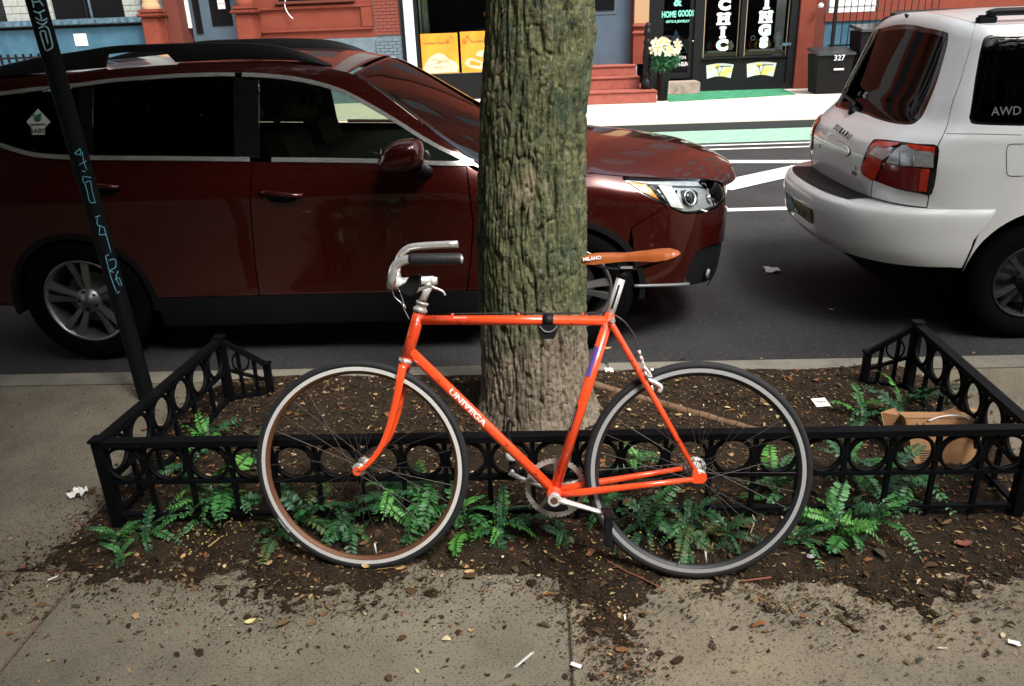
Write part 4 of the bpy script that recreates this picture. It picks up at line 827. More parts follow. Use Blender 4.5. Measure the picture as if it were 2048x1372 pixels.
# roof side band with the A pillar
bandp = [(x, at(BT, x)) for x in np.linspace(-3.66, BT[-1][0], 70)]+[(x, at(CHU, x)+.009) for x in np.linspace(CHU[-1][0], -3.42, 60)]+[(-3.52, 1.40), (-3.66, 1.34)]
bandp = [(x, at(BT, x)) for x in np.linspace(-3.66, BT[-1][0], 70)]+[(XD1+.02, at(CHL, XD1)-.004)]+[(x, at(CHU, x)+.009) for x in np.linspace(CHU[-1][0]-.002, -3.42, 60)]+[(-3.52, 1.40), (-3.66, 1.34)]
both('roof_side', bandp, side, 'red_paint', red, YC)
# side glass and pillars
XB0, XB1 = -1.585, -1.50
both('rear_quarter_window', [(-3.38, 1.375)]+between(CHL, CHU, -3.30, XD3-.075, 18, .010, -.008), side, 'privacy_glass', red, YC, proud=-.012)
both('rear_window', between(CHL, CHU, XD3-.01, XB0-.02, 18, .010, -.008), side, 'privacy_glass', red, YC, proud=-.012)
sail = -.66
both('front_window', between(CHL, CHU, XB1+.01, sail, 22, .010, -.008), side, 'clear_glass', red, YC, proud=-.012)
both('front_quarter_window', between(CHL, CHU, sail+.03, -.40, 10, .010, -.008), side, 'clear_glass', red, YC, proud=-.012)
both('pillar', between(CHL, CHU, XD3-.08, XD3-.004, 4, .010, -.008), side, 'gloss_black', red, YC, proud=-.008)
both('pillar', between(CHL, CHU, XB0-.03, XB1+.02, 4, .010, -.008), side, 'gloss_black', red, YC, proud=-.008)
both('pillar', between(CHL, CHU, sail-.005, sail+.035, 4, .010, -.008), side, 'gloss_black', red, YC, proud=-.008)
# sticker in the rear quarter window: diamond with a small sign below
def on_px(pts, pr): return [tuple(side.hit(*p)) for p in pts]
stk = panel('window_sticker', on_px([(75, 217), (100, 243), (89, 254), (88, 269), (63, 269), (62, 255), (52, 243)], 0), side, 'sticker_white', red, proud=-.004, thick=.001, step=.02)
q = side.hit(75, 262); c3 = side.f(q[:1], q[1:])[0]; n3 = side.nrm(q[:1], q[1:])[0]
text_obj('sticker_lettering', 'BABY', .036, frame(c3+n3*-.0015, (1, 0, 0), n3), 'ink', red)
q = side.hit(75, 249); c3 = side.f(q[:1], q[1:])[0]; text_obj('sticker_lettering', 'ON BOARD', .016, frame(c3+n3*-.0015, (1, 0, 0), n3), 'ink', red)
q = side.hit(75, 236); c3 = side.f(q[:1], q[1:])[0]; MB().lathe([(.0, .0), (.020, 0), (.020, .001), (0, .001)], c3+n3*-.002, n3, 16).lathe([(.0, .0), (.008, 0), (.008, .001), (0, .001)], c3+n3*-.002+np.array([.02, 0, .018]), n3, 10).lathe([(.0, .0), (.008, 0), (.008, .001), (0, .001)], c3+n3*-.002+np.array([-.02, 0, .018]), n3, 10).build('sticker_emblem', 'bush', red)
# roof, windscreen, bonnet
E_roof = line3([(x, at(BT, x)) for x in np.linspace(-3.66, -1.0, 30)]); roofS = Surf(span(E_roof, YC, lambda u: .07*np.asarray(u)**3-.08*(1-np.asarray(u))**3, lambda u: .052+0*u, 2.0), (0, 1, -1, 1)); roofS.sgn = 1 if roofS.nrm(np.array([.5]), np.array([0.]))[0][2] > 0 else -1
def rpanel(name, surf, u0, u1, t0, t1, m, **kw):
    # panels on spans use (u, t) scaled; subdivide finely
    poly = [(u0, t0), (u1, t0), (u1, t1), (u0, t1)]; return panel(name, poly, surf, m, red, **kw)
rpanel('roof', roofS, 0.0, .996, -1, 1, 'red_paint', step=.05)
E_ws = line3([(x, at(BT, x)) for x in np.linspace(-.985, BT[-1][0]-.002, 24)]); E_ws = E_ws[:]
wsS = Surf(span(E_ws, YC, lambda u: .07+.13*np.asarray(u), lambda u: .052+.03*np.asarray(u), 2.0), (0, 1, -1, 1)); wsS.sgn = 1 if wsS.nrm(np.array([.5]), np.array([0.]))[0][2] > 0 else -1
rpanel('windscreen', wsS, 0.008, .985, -.985, .985, 'clear_glass', step=.05, thick=.004); rpanel('screen_border', wsS, .004, .03, -.99, .99, 'gloss_black', step=.03, proud=.0015, thick=.002)
for t_ in (-.99, .955): rpanel('screen_border', wsS, .004, .985, t_, t_+.035, 'gloss_black', step=.03, proud=.0015, thick=.002)
E_h = line3([(x, at(SH, x)) for x in np.linspace(-.33, SH[-1][0]-.01, 40)])
hoodS = Surf(span(E_h, YC, lambda u: .13*np.clip(1-np.asarray(u)*3, 0, 1)+.09*np.asarray(u)**6, lambda u: .135-.03*np.asarray(u)-.02*np.asarray(u)**4, 2.4), (0, 1, -1, 1)); hoodS.sgn = 1 if hoodS.nrm(np.array([.5]), np.array([0.]))[0][2] > 0 else -1
hoodw = lambda u, t: .010*np.exp(-((np.abs(t)-.66)/.05)**2)*sstep(0, .2, u)*(1-.7*u)
rpanel('bonnet', hoodS, .03, 1.0, -1, 1, 'red_paint', step=.03, warp=hoodw)
rpanel('cowl', hoodS, -.0, .028, -1, 1, 'black_plastic', step=.03, proud=-.01)
# filler from bonnet edge down to the grille
ge = hoodS.f(np.ones(21), np.linspace(-1, 1, 21)); gb = ge.copy(); gb[:, 2] = .70; gb[:, 0] += .03
MB().grid(np.stack([ge-[0.01, 0, .006], (ge+gb)/2, gb])).build('grille', 'gloss_black', red)
# wipers
for t0, t1 in ((.75, .05), (.0, -.7)):
    P = wsS.f(np.linspace(.955, .88, 8), np.linspace(t0, t1, 8)); P[:, 2] += .018; MB().tube(P, .007, 8).build('wiper', 'black_plastic', red)
# roof rails: raised black bars with low feet
def rail(pts_top, Y):
    P = np.array([atY(x, y, Y) for x, y in pts_top]); P = crom(P, 6); return P
rt = rail([(-30, 140), (60, 118), (165, 101), (235, 91), (330, 87), (440, 85), (540, 89), (600, 103), (640, 119), (664, 131)], YC-.60); n_ = len(rt)
base = np.array([[x, YC-.60, np.interp(x, [-3.3, -2.6, -2.0, -1.6, -1.3, -1.1], [1.545, 1.575, 1.600, 1.605, 1.590, 1.555])+GZ] for x in rt[:, 0]])
def rail_obj(s_):
    Y_ = lambda y: YC+s_*abs(YC-y); P = []; 
    for k in range(n_):
        x, _, z = rt[k]; zb_ = base[k, 2]; z = max(z, zb_+.004); t = z-zb_; foot = max(0, 1-min(abs(x+1.25), abs(x+2.95))/.42); hb = zb_ if not (-2.32 < x < -1.98) else max(zb_, z-.038)
        ww = .020+.012*foot
        P.append([(x, Y_(YC-.60)-ww, hb), (x, Y_(YC-.60)-ww*.9, z-.006), (x, Y_(YC-.60)-ww*.4, z), (x, Y_(YC-.60)+ww*.4, z), (x, Y_(YC-.60)+ww*.9, z-.006), (x, Y_(YC-.60)+ww, hb), (x, Y_(YC-.60)-ww, hb)])
    MB().grid(np.array(P)).build('roof_rail', 'black_plastic', red)
rail_obj(-1); rail_obj(1)
for x in (-1.62, -2.55): MB().box(x-.03, x+.03, YC-.585, YC+.585, 1.565, 1.585, bev=.006).build('cross_bar', 'black_plastic', red) if False else None
# mirror
def mirror_obj(s_):
    c = np.array([-.712, YC-s_*1.005, 1.005]); mr = sub('door_mirror', red, c)
    bm = bmesh.new(); bmesh.ops.create_uvsphere(bm, u_segments=28, v_segments=18, radius=1)
    for v_ in bm.verts:
        x, y, z = v_.co; f = lambda q, e: math.copysign(abs(q)**e, q); x2, y2, z2 = f(x, .62), f(y, .75), f(z, .68)
        x2 = x2*(.116-.018*z2)+.01*z2; z3 = z2*.077*(1-.18*max(0, -x2/.11)); v_.co = Vector((c[0]+x2+.006, c[1]+y2*.105, c[2]+z3+.012*x2/.11))
    me = bpy.data.meshes.new('mirror_shell'); bm.to_mesh(me); bm.free(); me.polygons.foreach_set('use_smooth', [True]*len(me.polygons)); link('mirror_shell', me, 'red_paint', mr)
    MB().prism([(-.10, -.075), (.10, -.075), (.135, -.02), (.12, .0), (-.105, -.045)], (c[0], c[1]-.06, c[2]-.005), (1, 0, 0), (0, 0, 1), (0, 1, 0), .13).build('mirror_base', 'black_plastic', mr) if False else None
    P = [(c[0]+.06, c[1]+s_*.0, c[2]-.055), (c[0]+.085, c[1]+s_*.06, c[2]-.085), (c[0]+.095, YC-s_*.895, c[2]-.10)]
    MB().tube(P, [.050, .046, .052], 16, flat=.7).build('mirror_arm', 'black_plastic', mr)
    MB().lathe([(.0, 0), (.048, 0), (.046, -.003), (0, -.003)], (c[0]-.092, c[1], c[2]-.004), (1, 0, 0), 20).build('mirror_glass', 'gloss_black', mr)
mirror_obj(1); mirror_obj(-1)
# handles
for (xa, ya), (xb, yb) in (((522, 384), (607, 391)), ((176, 371), (238, 375))):
    A = side.hit(xa, ya); B = side.hit(xb, yb); L = np.array([A+(B-A)*t for t in np.linspace(0, 1, 9)]); P = side.f(L[:, 0], L[:, 1])+side.nrm(L[:, 0], L[:, 1])*np.array([.006, .022, .030, .034, .035, .034, .030, .022, .006])[:, None]
    strip_tube('door_handle', P, .0125, 'red_paint', red, yc=YC, n=12)
    M_ = (A+B)/2; both('handle_cup', [(M_[0]+.085*math.cos(t)*1.0, M_[1]-.018+.030*math.sin(t)) for t in np.linspace(0, 2*math.pi, 20, endpoint=False)], side, 'liner', red, YC, proud=.0008, thick=.001, step=.03)
cr_ = [(x, .938-.02*(x+1.5)) for x in np.linspace(-3.4, -.45, 30)]
# body shell under the panels
mb = MB().box(-3.55, -3.03, YC-.82, YC+.82, .28, 1.0).box(-2.14, -.33, YC-.80, YC+.80, .10, .92).box(-3.1, .6, YC-.60, YC+.60, .12, .86).box(.56, .86, YC-.52, YC+.52, .20, .76)
mb.build('underbody', 'liner', red)
lin = [(x, at(CHL, x)-.03) for x in np.linspace(-3.35, -.42, 20)]+[(-.31, 1.0), (.2, .98), (.55, .93), (.75, .90), (.80, .80), (.62, .78)]+arc_pts(.128, .345, .425, math.radians(40), math.radians(180), 14)+[(-.29, .25), (-2.16, .25)]+arc_pts(-2.585, .345, .425, math.radians(0), math.radians(180), 16)+[(-3.55, .35), (-3.55, 1.2)]
both('inner_shell', lin, side, 'liner', red, YC, proud=-.022, thick=.004, step=.07)
for x in (.128, -2.585):
    for s_ in (-1, 1):
        P = np.array([[(x+.43*math.cos(a), YC+s_*y, .215+.43*math.sin(a)) for y in (.86, .58)] for a in np.linspace(math.radians(-8), math.radians(188), 26)]); MB().grid(P).build('wheel_well', 'liner', red, fix=False)
        MB().lathe([(.43, 0), (0, 0)], (x, YC+s_*.585, .215), (0, 1, 0), 26).build('wheel_well', 'liner', red, fix=False)
# tail closing panels
MB().box(-3.66, -3.55, YC-.74, YC+.74, .15, 1.25, bev=.03).build('tailgate', 'red_paint', red); MB().box(-3.62, -3.58, YC-.6, YC+.6, 1.25, 1.40).build('rear_glass', 'privacy_glass', red)
# cabin
for x0, s_ in ((-1.32, -1), (-1.32, 1), (-2.25, -1), (-2.25, 1)):
    st = sub('seat', red, (x0, YC+s_*.37, .5)); y_ = YC+s_*.37
    MB().box(x0-.05, x0+.50, y_-.25, y_+.25, .36, .52, bev=.05).build('cushion', 'seat_cloth', st)
    MB().prism([(0, 0), (.14, .0), (-.06, .60), (-.16, .60)], (x0-.05, y_-.24, .46), (1, 0, 0), (0, 0, 1), (0, 1, 0), .48).build('backrest', 'seat_cloth', st)
    MB().box(x0-.24, x0-.14, y_-.13, y_+.13, 1.12, 1.29, bev=.045).build('headrest', 'seat_cloth', st)
MB().box(-.62, -.2, YC-.72, YC+.72, .62, .885, bev=.05).build('dashboard', 'interior', red)
MB().tube([(-.72+.06*math.sin(a), YC+.37+.185*math.cos(a), .86+.175*math.sin(a)) for a in np.linspace(0, 2*math.pi, 28)], .013, 8).build('steering_wheel', 'interior', red)
MB().box(-3.3, -.4, YC-.78, YC+.78, .26, .30).build('cabin_floor', 'interior', red); MB().box(-.80, -.77, YC-.11, YC+.11, 1.27, 1.33, bev=.01).build('rear_view_mirror', 'black_plastic', red)
# wheels
car_wheel(red, -2.582, YC-.895, .2335, .235, .3635, 0, 5, 'alloy', rot=.35); car_wheel(red, .128, YC-.895, .2335, .235, .3635, 0, 5, 'alloy', rot=.0)
car_wheel(red, -2.582, YC+.895, .2335, .235, .3635, 0, 5, 'alloy', side=1); car_wheel(red, .128, YC+.895, .2335, .235, .3635, 0, 5, 'alloy', side=1)
# ------------------------------------------------------------------ white compact SUV, rear corner towards the camera
YD = 4.97
wht = empty('parked_car', (3.8, YD, GZ), 'white boxy SUV seen from its rear corner with red and clear tail lamp', 'car')
HW2 = pch([.28, .36, .45, .60, .75, .95, 1.05, 1.10, 1.16, 1.30, 1.50, 1.57, 1.61, 1.64], [.80, .82, .84, .852, .856, .853, .845, .842, .822, .785, .728, .706, .680, .630])
XR2 = pch([.28, .60, .74, .86, .96, 1.03, 1.09, 1.14, 1.19, 1.30, 1.55, 1.60, 1.64], [1.89, 1.83, 1.805, 1.78, 1.775, 1.79, 1.84, 1.90, 1.945, 1.985, 2.09, 2.11, 2.16])
CL = .52
def wrapcurve(n_, w_, c_):
    th_ = np.linspace(0, np.pi/2, 500); b = w_*np.sin(th_)**(2/n_); a = c_*(1-np.cos(th_)**(2/n_)); L_ = np.r_[0, np.cumsum(np.hypot(np.diff(a), np.diff(b)))]; return L_, a/c_, b/w_
W2 = wrapcurve(3.2, .86, CL)
def wrapf(Wc, HW, XR, X0_, yc, dome=0.):
    L_, A, B = Wc
    def f(s, w):
        s = np.asarray(s, float); w = np.asarray(w, float); t = np.abs(s); a = np.interp(t, L_, A); b = np.interp(t, L_, B)
        x = np.where(t < L_[-1], XR(w)+(X0_-XR(w))*a, X0_+(t-L_[-1])); nose = np.clip((x-5.0)/.95, 0, 1); b = b*(1-.22*nose**3); y = yc-np.sign(s)*b*HW(w); return np.stack([x, y, w+GZ+0*s+dome*(1-np.minimum(np.abs((y-yc)/.63), 1)**2)*sstep(1.30, 1.64, w)], -1)
    return f
X02 = 2.30
s2 = Surf(wrapf(W2, HW2, XR2, X02, YD, .07), (-1.4, 1.9, .30, 1.64)); LW = W2[0][-1]
s2.sgn = 1 if s2.nrm(np.array([LW+.5]), np.array([.7]))[0][1] < 0 else -1
h2 = lambda pts: [tuple(s2.hit(*p)) for p in pts]
seam = [s2.hit(*p) for p in [(1950, 48), (1936, 110), (1918, 170), (1900, 222), (1884, 275), (1868, 345), (1853, 418)]]; SM = [tuple(q) for q in crom(seam, 3)]
g = .003
gl = [tuple(q) for q in crom([s2.hit(*p) for p in [(1772, 38), (1830, 50), (1885, 62), (1897, 74), (1884, 130), (1868, 180), (1850, 222), (1838, 240), (1822, 249), (1795, 248), (1764, 241), (1733, 229), (1700, 210), (1678, 192), (1674, 178), (1700, 130), (1728, 85), (1756, 45)]], 3, True)]
# make the opening symmetric about the car's centre line
gr = [p for p in gl if p[0] >= 0]; 
gs_ = sorted(gr, key=lambda p: math.atan2(p[1]-1.36, p[0]+1e-6)); gsym = gs_+[(-p[0], p[1]) for p in gs_[::-1]]
smw = lambda w: float(np.interp(w, [q[1] for q in SM[::-1]], [q[0] for q in SM[::-1]]))
ws_ = np.linspace(.76, 1.638, 26)
tail = [(smw(w)-g, w) for w in ws_]+[(-smw(w)+g, w) for w in ws_[::-1]]
panel('tailgate', tail, s2, 'white_paint', wht, holes=[gsym], step=.03)
panel('rear_glass', gsym, s2, 'rear_tint', wht, proud=-.004, step=.05); 
gi = [(p[0]*.93, 1.375+(p[1]-1.375)*.90) for p in gsym]
panel('glass_border', gsym, s2, 'gloss_black', wht, holes=[gi], proud=-.0025, thick=.001, step=.03)
ax, aw = 2.63, .34; SX = LW-X02           # s = x + SX on the flat side
fx = ax+2.525
low = [(smw(w)+g, w) for w in np.linspace(1.638, .755, 24)]+[(LW-.0, .745)]+[(p[0]+SX, p[1]) for p in arc_pts(ax, aw, .405, math.radians(170), math.radians(8), 24) if p[1] > .4]+[(ax+.41+SX, .36), (fx-.42+SX, .36)]+[(p[0]+SX, p[1]) for p in arc_pts(fx, aw, .405, math.radians(176), math.radians(6), 20)]+[(fx+.41+SX, .40), (5.85+SX, .40), (5.9+SX, .85), (5.6+SX, .93), (4.75+SX, 1.02), (4.60+SX, 1.12), (4.05+SX, 1.60), (3.9+SX, 1.638)]
sw1 = [tuple(q) for q in crom([s2.hit(*p) for p in [(1938, 236), (1944, 200), (1953, 140), (1963, 90), (1972, 73), (1995, 68), (2040, 67)]], 3)]; sw2 = [tuple(q) for q in crom([s2.hit(*p) for p in [(2044, 252), (2000, 251), (1955, 249), (1942, 246)]], 3)]
xb = ax+.30+SX; win1 = sw1+[(xb-.10, sw1[-1][1]+.003), (xb, sw1[-1][1]-.02), (xb+.02, sw2[0][1]+.02), (xb-.03, sw2[0][1])]+sw2
win2 = [(xb+.10, 1.54), (xb+.85, 1.55), (xb+.85, 1.15), (xb+.14, 1.15)]; win3 = [(xb+.95, 1.55), (3.75+SX, 1.54), (4.35+SX, 1.13), (xb+.95, 1.14)]
for mir in (None, YD):
    panel('body_side', low, s2, 'white_paint', wht, holes=[win1, win2, win3], mirror=mir, step=.04)
    for nm, wn in (('side_window', win1), ('side_window', win2), ('side_window', win3)): panel(nm, wn, s2, 'dark_glass', wht, proud=-.006, mirror=mir, step=.06)
    ins = lambda W_, k: [tuple((np.array(p)-np.mean(W_, 0))*k+np.mean(W_, 0)) for p in W_]
    panel('window_seal', win1, s2, 'gloss_black', wht, holes=[[(p[0]+(.012 if p[0] < np.mean(win1, 0)[0] else -.012), p[1]+(.012 if p[1] < 1.37 else -.012)) for p in win1]], proud=-.003, thick=.001, mirror=mir, step=.03)
    # lamp cluster
    LO = [(1753, 279), (1790, 282), (1835, 288), (1877, 293), (1875, 330), (1864, 387), (1838, 386), (1800, 379), (1760, 365), (1732, 353), (1722, 342), (1726, 325), (1736, 298), (1744, 284)]
    tl = sub('tail_lamp', wht, (1.9, YD+(.7 if mir else -.7), .8)); K = dict(mirror=mir, step=.03)
    panel('lamp_housing', [tuple(q) for q in crom([s2.hit(*p) for p in LO], 3, True)], s2, 'gloss_black', tl, proud=.004, **K)
    panel('red_lens', h2([(1759, 283), (1800, 287), (1796, 291), (1775, 297), (1752, 293), (1744, 304), (1740, 310), (1733, 330), (1738, 306), (1747, 288)]), s2, 'lamp_red', tl, proud=.010, **K)
    panel('clear_lens', h2([(1751, 290), (1788, 296), (1780, 312), (1767, 320), (1740, 308)]), s2, 'lamp_clear', tl, proud=.009, **K)
    panel('red_lens', h2([(1739, 310), (1766, 321), (1760, 340), (1748, 362), (1731, 351), (1725, 343), (1728, 330)]), s2, 'lamp_red', tl, proud=.010, **K)
    panel('clear_lens', h2([(1806, 291), (1822, 292), (1870, 301), (1867, 335), (1840, 333), (1806, 331), (1774, 325), (1783, 310)]), s2, 'lamp_clear', tl, proud=.009, **K)
    panel('red_lens', h2([(1812, 288), (1871, 295), (1870, 312), (1866, 303), (1835, 301), (1818, 294)]), s2, 'lamp_red', tl, proud=.0105, **K)
    panel('dark_red_lens', h2([(1773, 327), (1806, 333), (1842, 336), (1838, 382), (1800, 376), (1756, 361), (1763, 342)]), s2, 'lamp_dark_red', tl, proud=.010, **K)
    panel('red_lens', h2([(1843, 337), (1860, 338), (1853, 383), (1838, 382)]), s2, 'lamp_red', tl, proud=.010, **K)
    for a_, b_ in (((1803, 300), (1801, 330)), ((1829, 312), (1826, 333))):
        q = s2.hit(*a_); r_ = s2.hit(*b_); P = s2.f(np.array([q[0], r_[0]]), np.array([q[1], r_[1]])); N = s2.nrm(np.array([q[0], r_[0]]), np.array([q[1], r_[1]])); P = P+N*.010
        if mir: P[:, 1] = 2*YD-P[:, 1]
        MB().tube(P, .004, 6).build('bulb_rib', 'rim_grey', tl)
    # roof edge rail
    P = np.array([s2.f(np.array([x+SX]), np.array([1.625]))[0] for x in np.linspace(2.17, 4.0, 30)]); P[:, 1] += .075; P[:, 2] = 1.645+GZ
    top = P.copy(); top[:, 2] += .052*np.clip((P[:, 0]-2.15)/.14, 0, 1)*np.clip((4.0-P[:, 0])/.14, 0, 1)
    if mir: P[:, 1] = 2*YD-P[:, 1]; top[:, 1] = 2*YD-top[:, 1]
    MB().tube(top, .019, 10).build('roof_rail', 'black_plastic', wht)
    for xx in (2.24, 3.1, 3.92):
        k = int(np.argmin(abs(P[:, 0]-xx))); MB().box(P[k][0]-.05, P[k][0]+.05, P[k][1]-.018, P[k][1]+.018, P[k][2]-.03, top[k][2], bev=.01).build('rail_foot', 'black_plastic', wht)
    panel('inner_shell', [(LW-.3, .45), (LW-.3, 1.10), (5.6+SX, 1.0), (5.6+SX, .4), (fx+.42+SX, .4)]+[(p[0]+SX, p[1]) for p in arc_pts(fx, aw, .42, 0, math.pi, 16)]+[(ax+.42+SX, .3)]+[(p[0]+SX, p[1]) for p in arc_pts(ax, aw, .42, 0, math.radians(150), 14)], s2, 'liner', wht, proud=-.03, thick=.004, mirror=mir, step=.08)
    # crease and fuel flap as fine grooves standing just proud as dark lines
    def groove(pts, r=.0022, nm='shut_line'):
        L = np.array(pts); P = s2.f(L[:, 0], L[:, 1])+s2.nrm(L[:, 0], L[:, 1])*.0002
        if mir: P[:, 1] = 2*YD-P[:, 1]
        MB().tube(P, r, 5).build(nm, 'liner', wht)
    groove([tuple(q) for q in crom([s2.hit(*p) for p in [(1746, 362), (1743, 380), (1741, 402)]], 4)])
    groove([tuple(q) for q in crom([s2.hit(*p) for p in [(1892, 267), (1960, 268), (2044, 270)]], 5)], .0016)
    if not mir: groove([tuple(q) for q in crom([s2.hit(*p) for p in [(2046, 288), (2020, 289), (2014, 297), (2013, 320), (2014, 345), (2022, 352), (2046, 352)]], 5)], .0018)
# roof
rs, rk = np.meshgrid(np.linspace(-(3.95+SX), 3.95+SX, 160), np.linspace(0, 1, 12), indexing='ij'); R0_ = s2.f(rs, 1.639+0*rs); rr = R0_.copy(); e_ = np.clip((R0_[..., 0]-2.16)/.35, 0, 1)
rr[..., 1] = YD+(R0_[..., 1]-YD)*(1-rk); rr[..., 2] = 1.639+GZ+.07*(1-np.minimum(np.abs((rr[..., 1]-YD)/.63), 1)**2)+.01*e_*rk; rr[..., 0] += .0
MB().grid(rr).build('roof', 'white_paint', wht)
MB().lathe([(.012, 0), (.006, .02), (0, .022)], s2.f(*[np.array([q]) for q in s2.hit(1815, 33)])[0], (-.7, 0, .6), 8).build('washer_nozzle', 'black_plastic', wht)
# bumper
HW3 = pch([.28, .40, .46, .55, .66, .71, .735, .748], [.79, .84, .865, .878, .880, .878, .872, .858]); XR3 = pch([.28, .40, .45, .52, .66, .71, .735, .748], [1.80, 1.72, 1.66, 1.61, 1.585, 1.59, 1.600, 1.625])
W3 = wrapcurve(2.6, .88, .62); s3 = Surf(wrapf(W3, HW3, XR3, 2.25, YD), (-1.5, 1.6, .28, .748)); s3.sgn = s2.sgn; L3 = W3[0][-1]; S3X = L3-2.25
be = s3.hit(1925, 530); bt = 2.335+S3X
bum = [(s_, .748) for s_ in np.linspace(-bt, bt, 40)]+[(be[0]+.03, .60), (be[0], .44), (be[0]-.02, .44)]+[(s_, .435+.01*abs(s_/1.2)) for s_ in np.linspace(be[0]-.06, -be[0]+.06, 30)]+[(-be[0]+.02, .44), (-be[0], .44), (-be[0]-.03, .60)]
rib = lambda u, w: -.006*(np.exp(-((w-.63)/.012)**2)+np.exp(-((w-.585)/.012)**2))*sstep(.75, 1.0, np.abs(u))
pl = [(-.30, .64), (.30, .64), (.28, .49), (-.28, .49)]
panel('rear_bumper', bum, s3, 'white_paint', wht, holes=[pl], step=.02, warp=rib); panel('plate_recess', pl, s3, 'white_paint', wht, proud=-.045, step=.04)
panel('number_plate', [(-.155, .63), (.155, .63), (.155, .50), (-.155, .50)], s3, 'plate_yellow', wht, proud=-.035, thick=.002, step=.06)
text_obj('plate_lettering', 'ZLN 48E', .075, frame((1.615, YD, .565+GZ), (0, -1, 0), (-1, 0, 0)), 'ink', wht)
sv = np.linspace(-bt, bt, 90); tz_ = .7485; A = s3.f(sv, 0*sv+tz_); s2v = sv*((2.335+SX)/bt); B = s2.f(s2v, 0*sv+.752); B[:, 2] = .752+GZ; B[:, 0] += .01
P = np.stack([A+(B-A)*k for k in (0, .35, .7, 1.0)], 1); P[:, :, 2] = A[:, None, 2]+np.array([0, .003, .004, .004]); MB().grid(P).build('bumper_top', 'white_paint', wht)
kp = np.abs(sv) < .56; A2, B2 = A[kp]*1., B[kp]*1.; P = np.stack([A2+(B2-A2)*k for k in (.06, .3, .6, .94)], 1); P[:, :, 2] = .758+GZ; P[:, 0, 2] -= .004
MB().grid(P).build('step_pad', 'rim_grey' if False else 'black_plastic', wht)
# badges, handle, wiper
def on2(p): q = s2.hit(*p); return s2.f(q[:1], q[1:])[0], s2.nrm(q[:1], q[1:])[0]
pa, na = on2((1662, 247)); pb, nb = on2((1708, 281)); pc, ncc = on2((1685, 264)); text_obj('badge_lettering', 'SUBARU', .050, frame(pc+ncc*.002, pb-pa, ncc) @ Matrix.Diagonal((1.35, 1, 1, 1)), 'black_plastic', wht, extrude=.001, offset=.0005, space=1.45)
pc, ncc = on2((1641, 292)); text_obj('badge_lettering', 'L.L.', .03, frame(pc+ncc*.002, pb-pa, ncc), 'ink', wht)
pc, ncc = on2((1712, 337)); text_obj('badge_lettering', 'S', .042, frame(pc+ncc*.002, pb-pa, ncc), 'old_alloy', wht, extrude=.002); pc, ncc = on2((1709, 347)); text_obj('badge_lettering', 'AWD', .026, frame(pc+ncc*.002, pb-pa, ncc), 'rim_grey', wht, extrude=.002, offset=.001)
pc, ncc = on2((2012, 223)); text_obj('window_lettering', 'AWD', .06, frame(pc+ncc*.004, (1, 0, 0), ncc), 'rim_grey', wht)
hp = [tuple(q) for q in crom([s2.hit(*p) for p in [(1668, 284), (1678, 281), (1694, 291), (1700, 300), (1699, 309), (1690, 311), (1674, 300), (1667, 291)]], 3, True)]
panel('handle_cover', hp, s2, 'white_paint', wht, proud=.010, step=.02); ho = [tuple((np.array(p)-np.mean(hp, 0))*1.07+np.mean(hp, 0)) for p in hp]; panel('handle_gap', ho, s2, 'liner', wht, proud=.001, thick=.001, step=.03)
pc, ncc = on2((1706, 224)); pd_, nd = on2((1716, 212)); MB().lathe([(.028, -.01), (.026, .018), (.012, .026), (0, .027)], pc, ncc, 16).tube([pc+ncc*.02, pd_+nd*.03, on2((1690, 190))[0]+nd*.02], [.014, .010, .006], 8).build('wiper', 'black_plastic', wht)
# floor, wells, wheels, cabin
MB().box(2.0, 5.6, YD-.60, YD+.60, .10, .70).box(1.90, 2.25, YD-.60, YD+.60, .28, .60).box(ax+.42, fx-.42, YD-.8, YD+.8, .10, .60).build('underbody', 'liner', wht)
for x in (ax, fx):
    for s_ in (-1, 1):
        P = np.array([[(x+.42*math.cos(a), YD+s_*y, .21+.42*math.sin(a)) for y in (.83, .56)] for a in np.linspace(math.radians(-8), math.radians(188), 26)]); MB().grid(P).build('wheel_well', 'liner', wht, fix=False)
        MB().lathe([(.42, 0), (0, 0)], (x, YD+s_*.565, .21), (0, 1, 0), 26).build('wheel_well', 'liner', wht, fix=False)
        car_wheel(wht, x, YD+s_*.815, .205, .20, .335, 0, 5, 'wheel_shade', side=s_)  # shade on these wheels is put into their dark rim colour
MB().box(2.6, 2.75, YD-.65, YD+.65, .5, 1.0, bev=.03).box(3.45, 3.6, YD-.62, YD-.1, .5, 1.1, bev=.03).box(3.45, 3.6, YD+.1, YD+.62, .5, 1.1, bev=.03).build('seats', 'seat_cloth', wht)
for yy in (-.42, 0, .42): MB().box(2.62, 2.70, YD+yy-.12, YD+yy+.12, 1.02, 1.2, bev=.03).build('headrest', 'seat_cloth', wht)
# front end (outside the frame)
hx = np.linspace(4.7, 5.88, 14); hy = np.linspace(-1, 1, 13); P = np.array([[(x, YD+t*HW2(np.array(.97))*(1-.22*max(0, (x-5.0)/.95)**3)*.98, (1.02-.09*max(0, (x-4.75)/.85))+GZ+.06*(1-t*t)) for t in hy] for x in hx]); MB().grid(P).build('bonnet', 'white_paint', wht)
P = np.array([[(4.0+.68*k+.08*(1-t*t), YD+t*(.68+.14*k), 1.50-.55*k+.02*(1-t*t)) for t in np.linspace(-1, 1, 9)] for k in np.linspace(0, 1, 5)]); MB().grid(P).build('windscreen', 'dark_glass', wht)
MB().box(5.78, 5.93, YD-.62, YD+.62, .2-.1, .80, bev=.04).build('front_bumper', 'white_paint', wht)
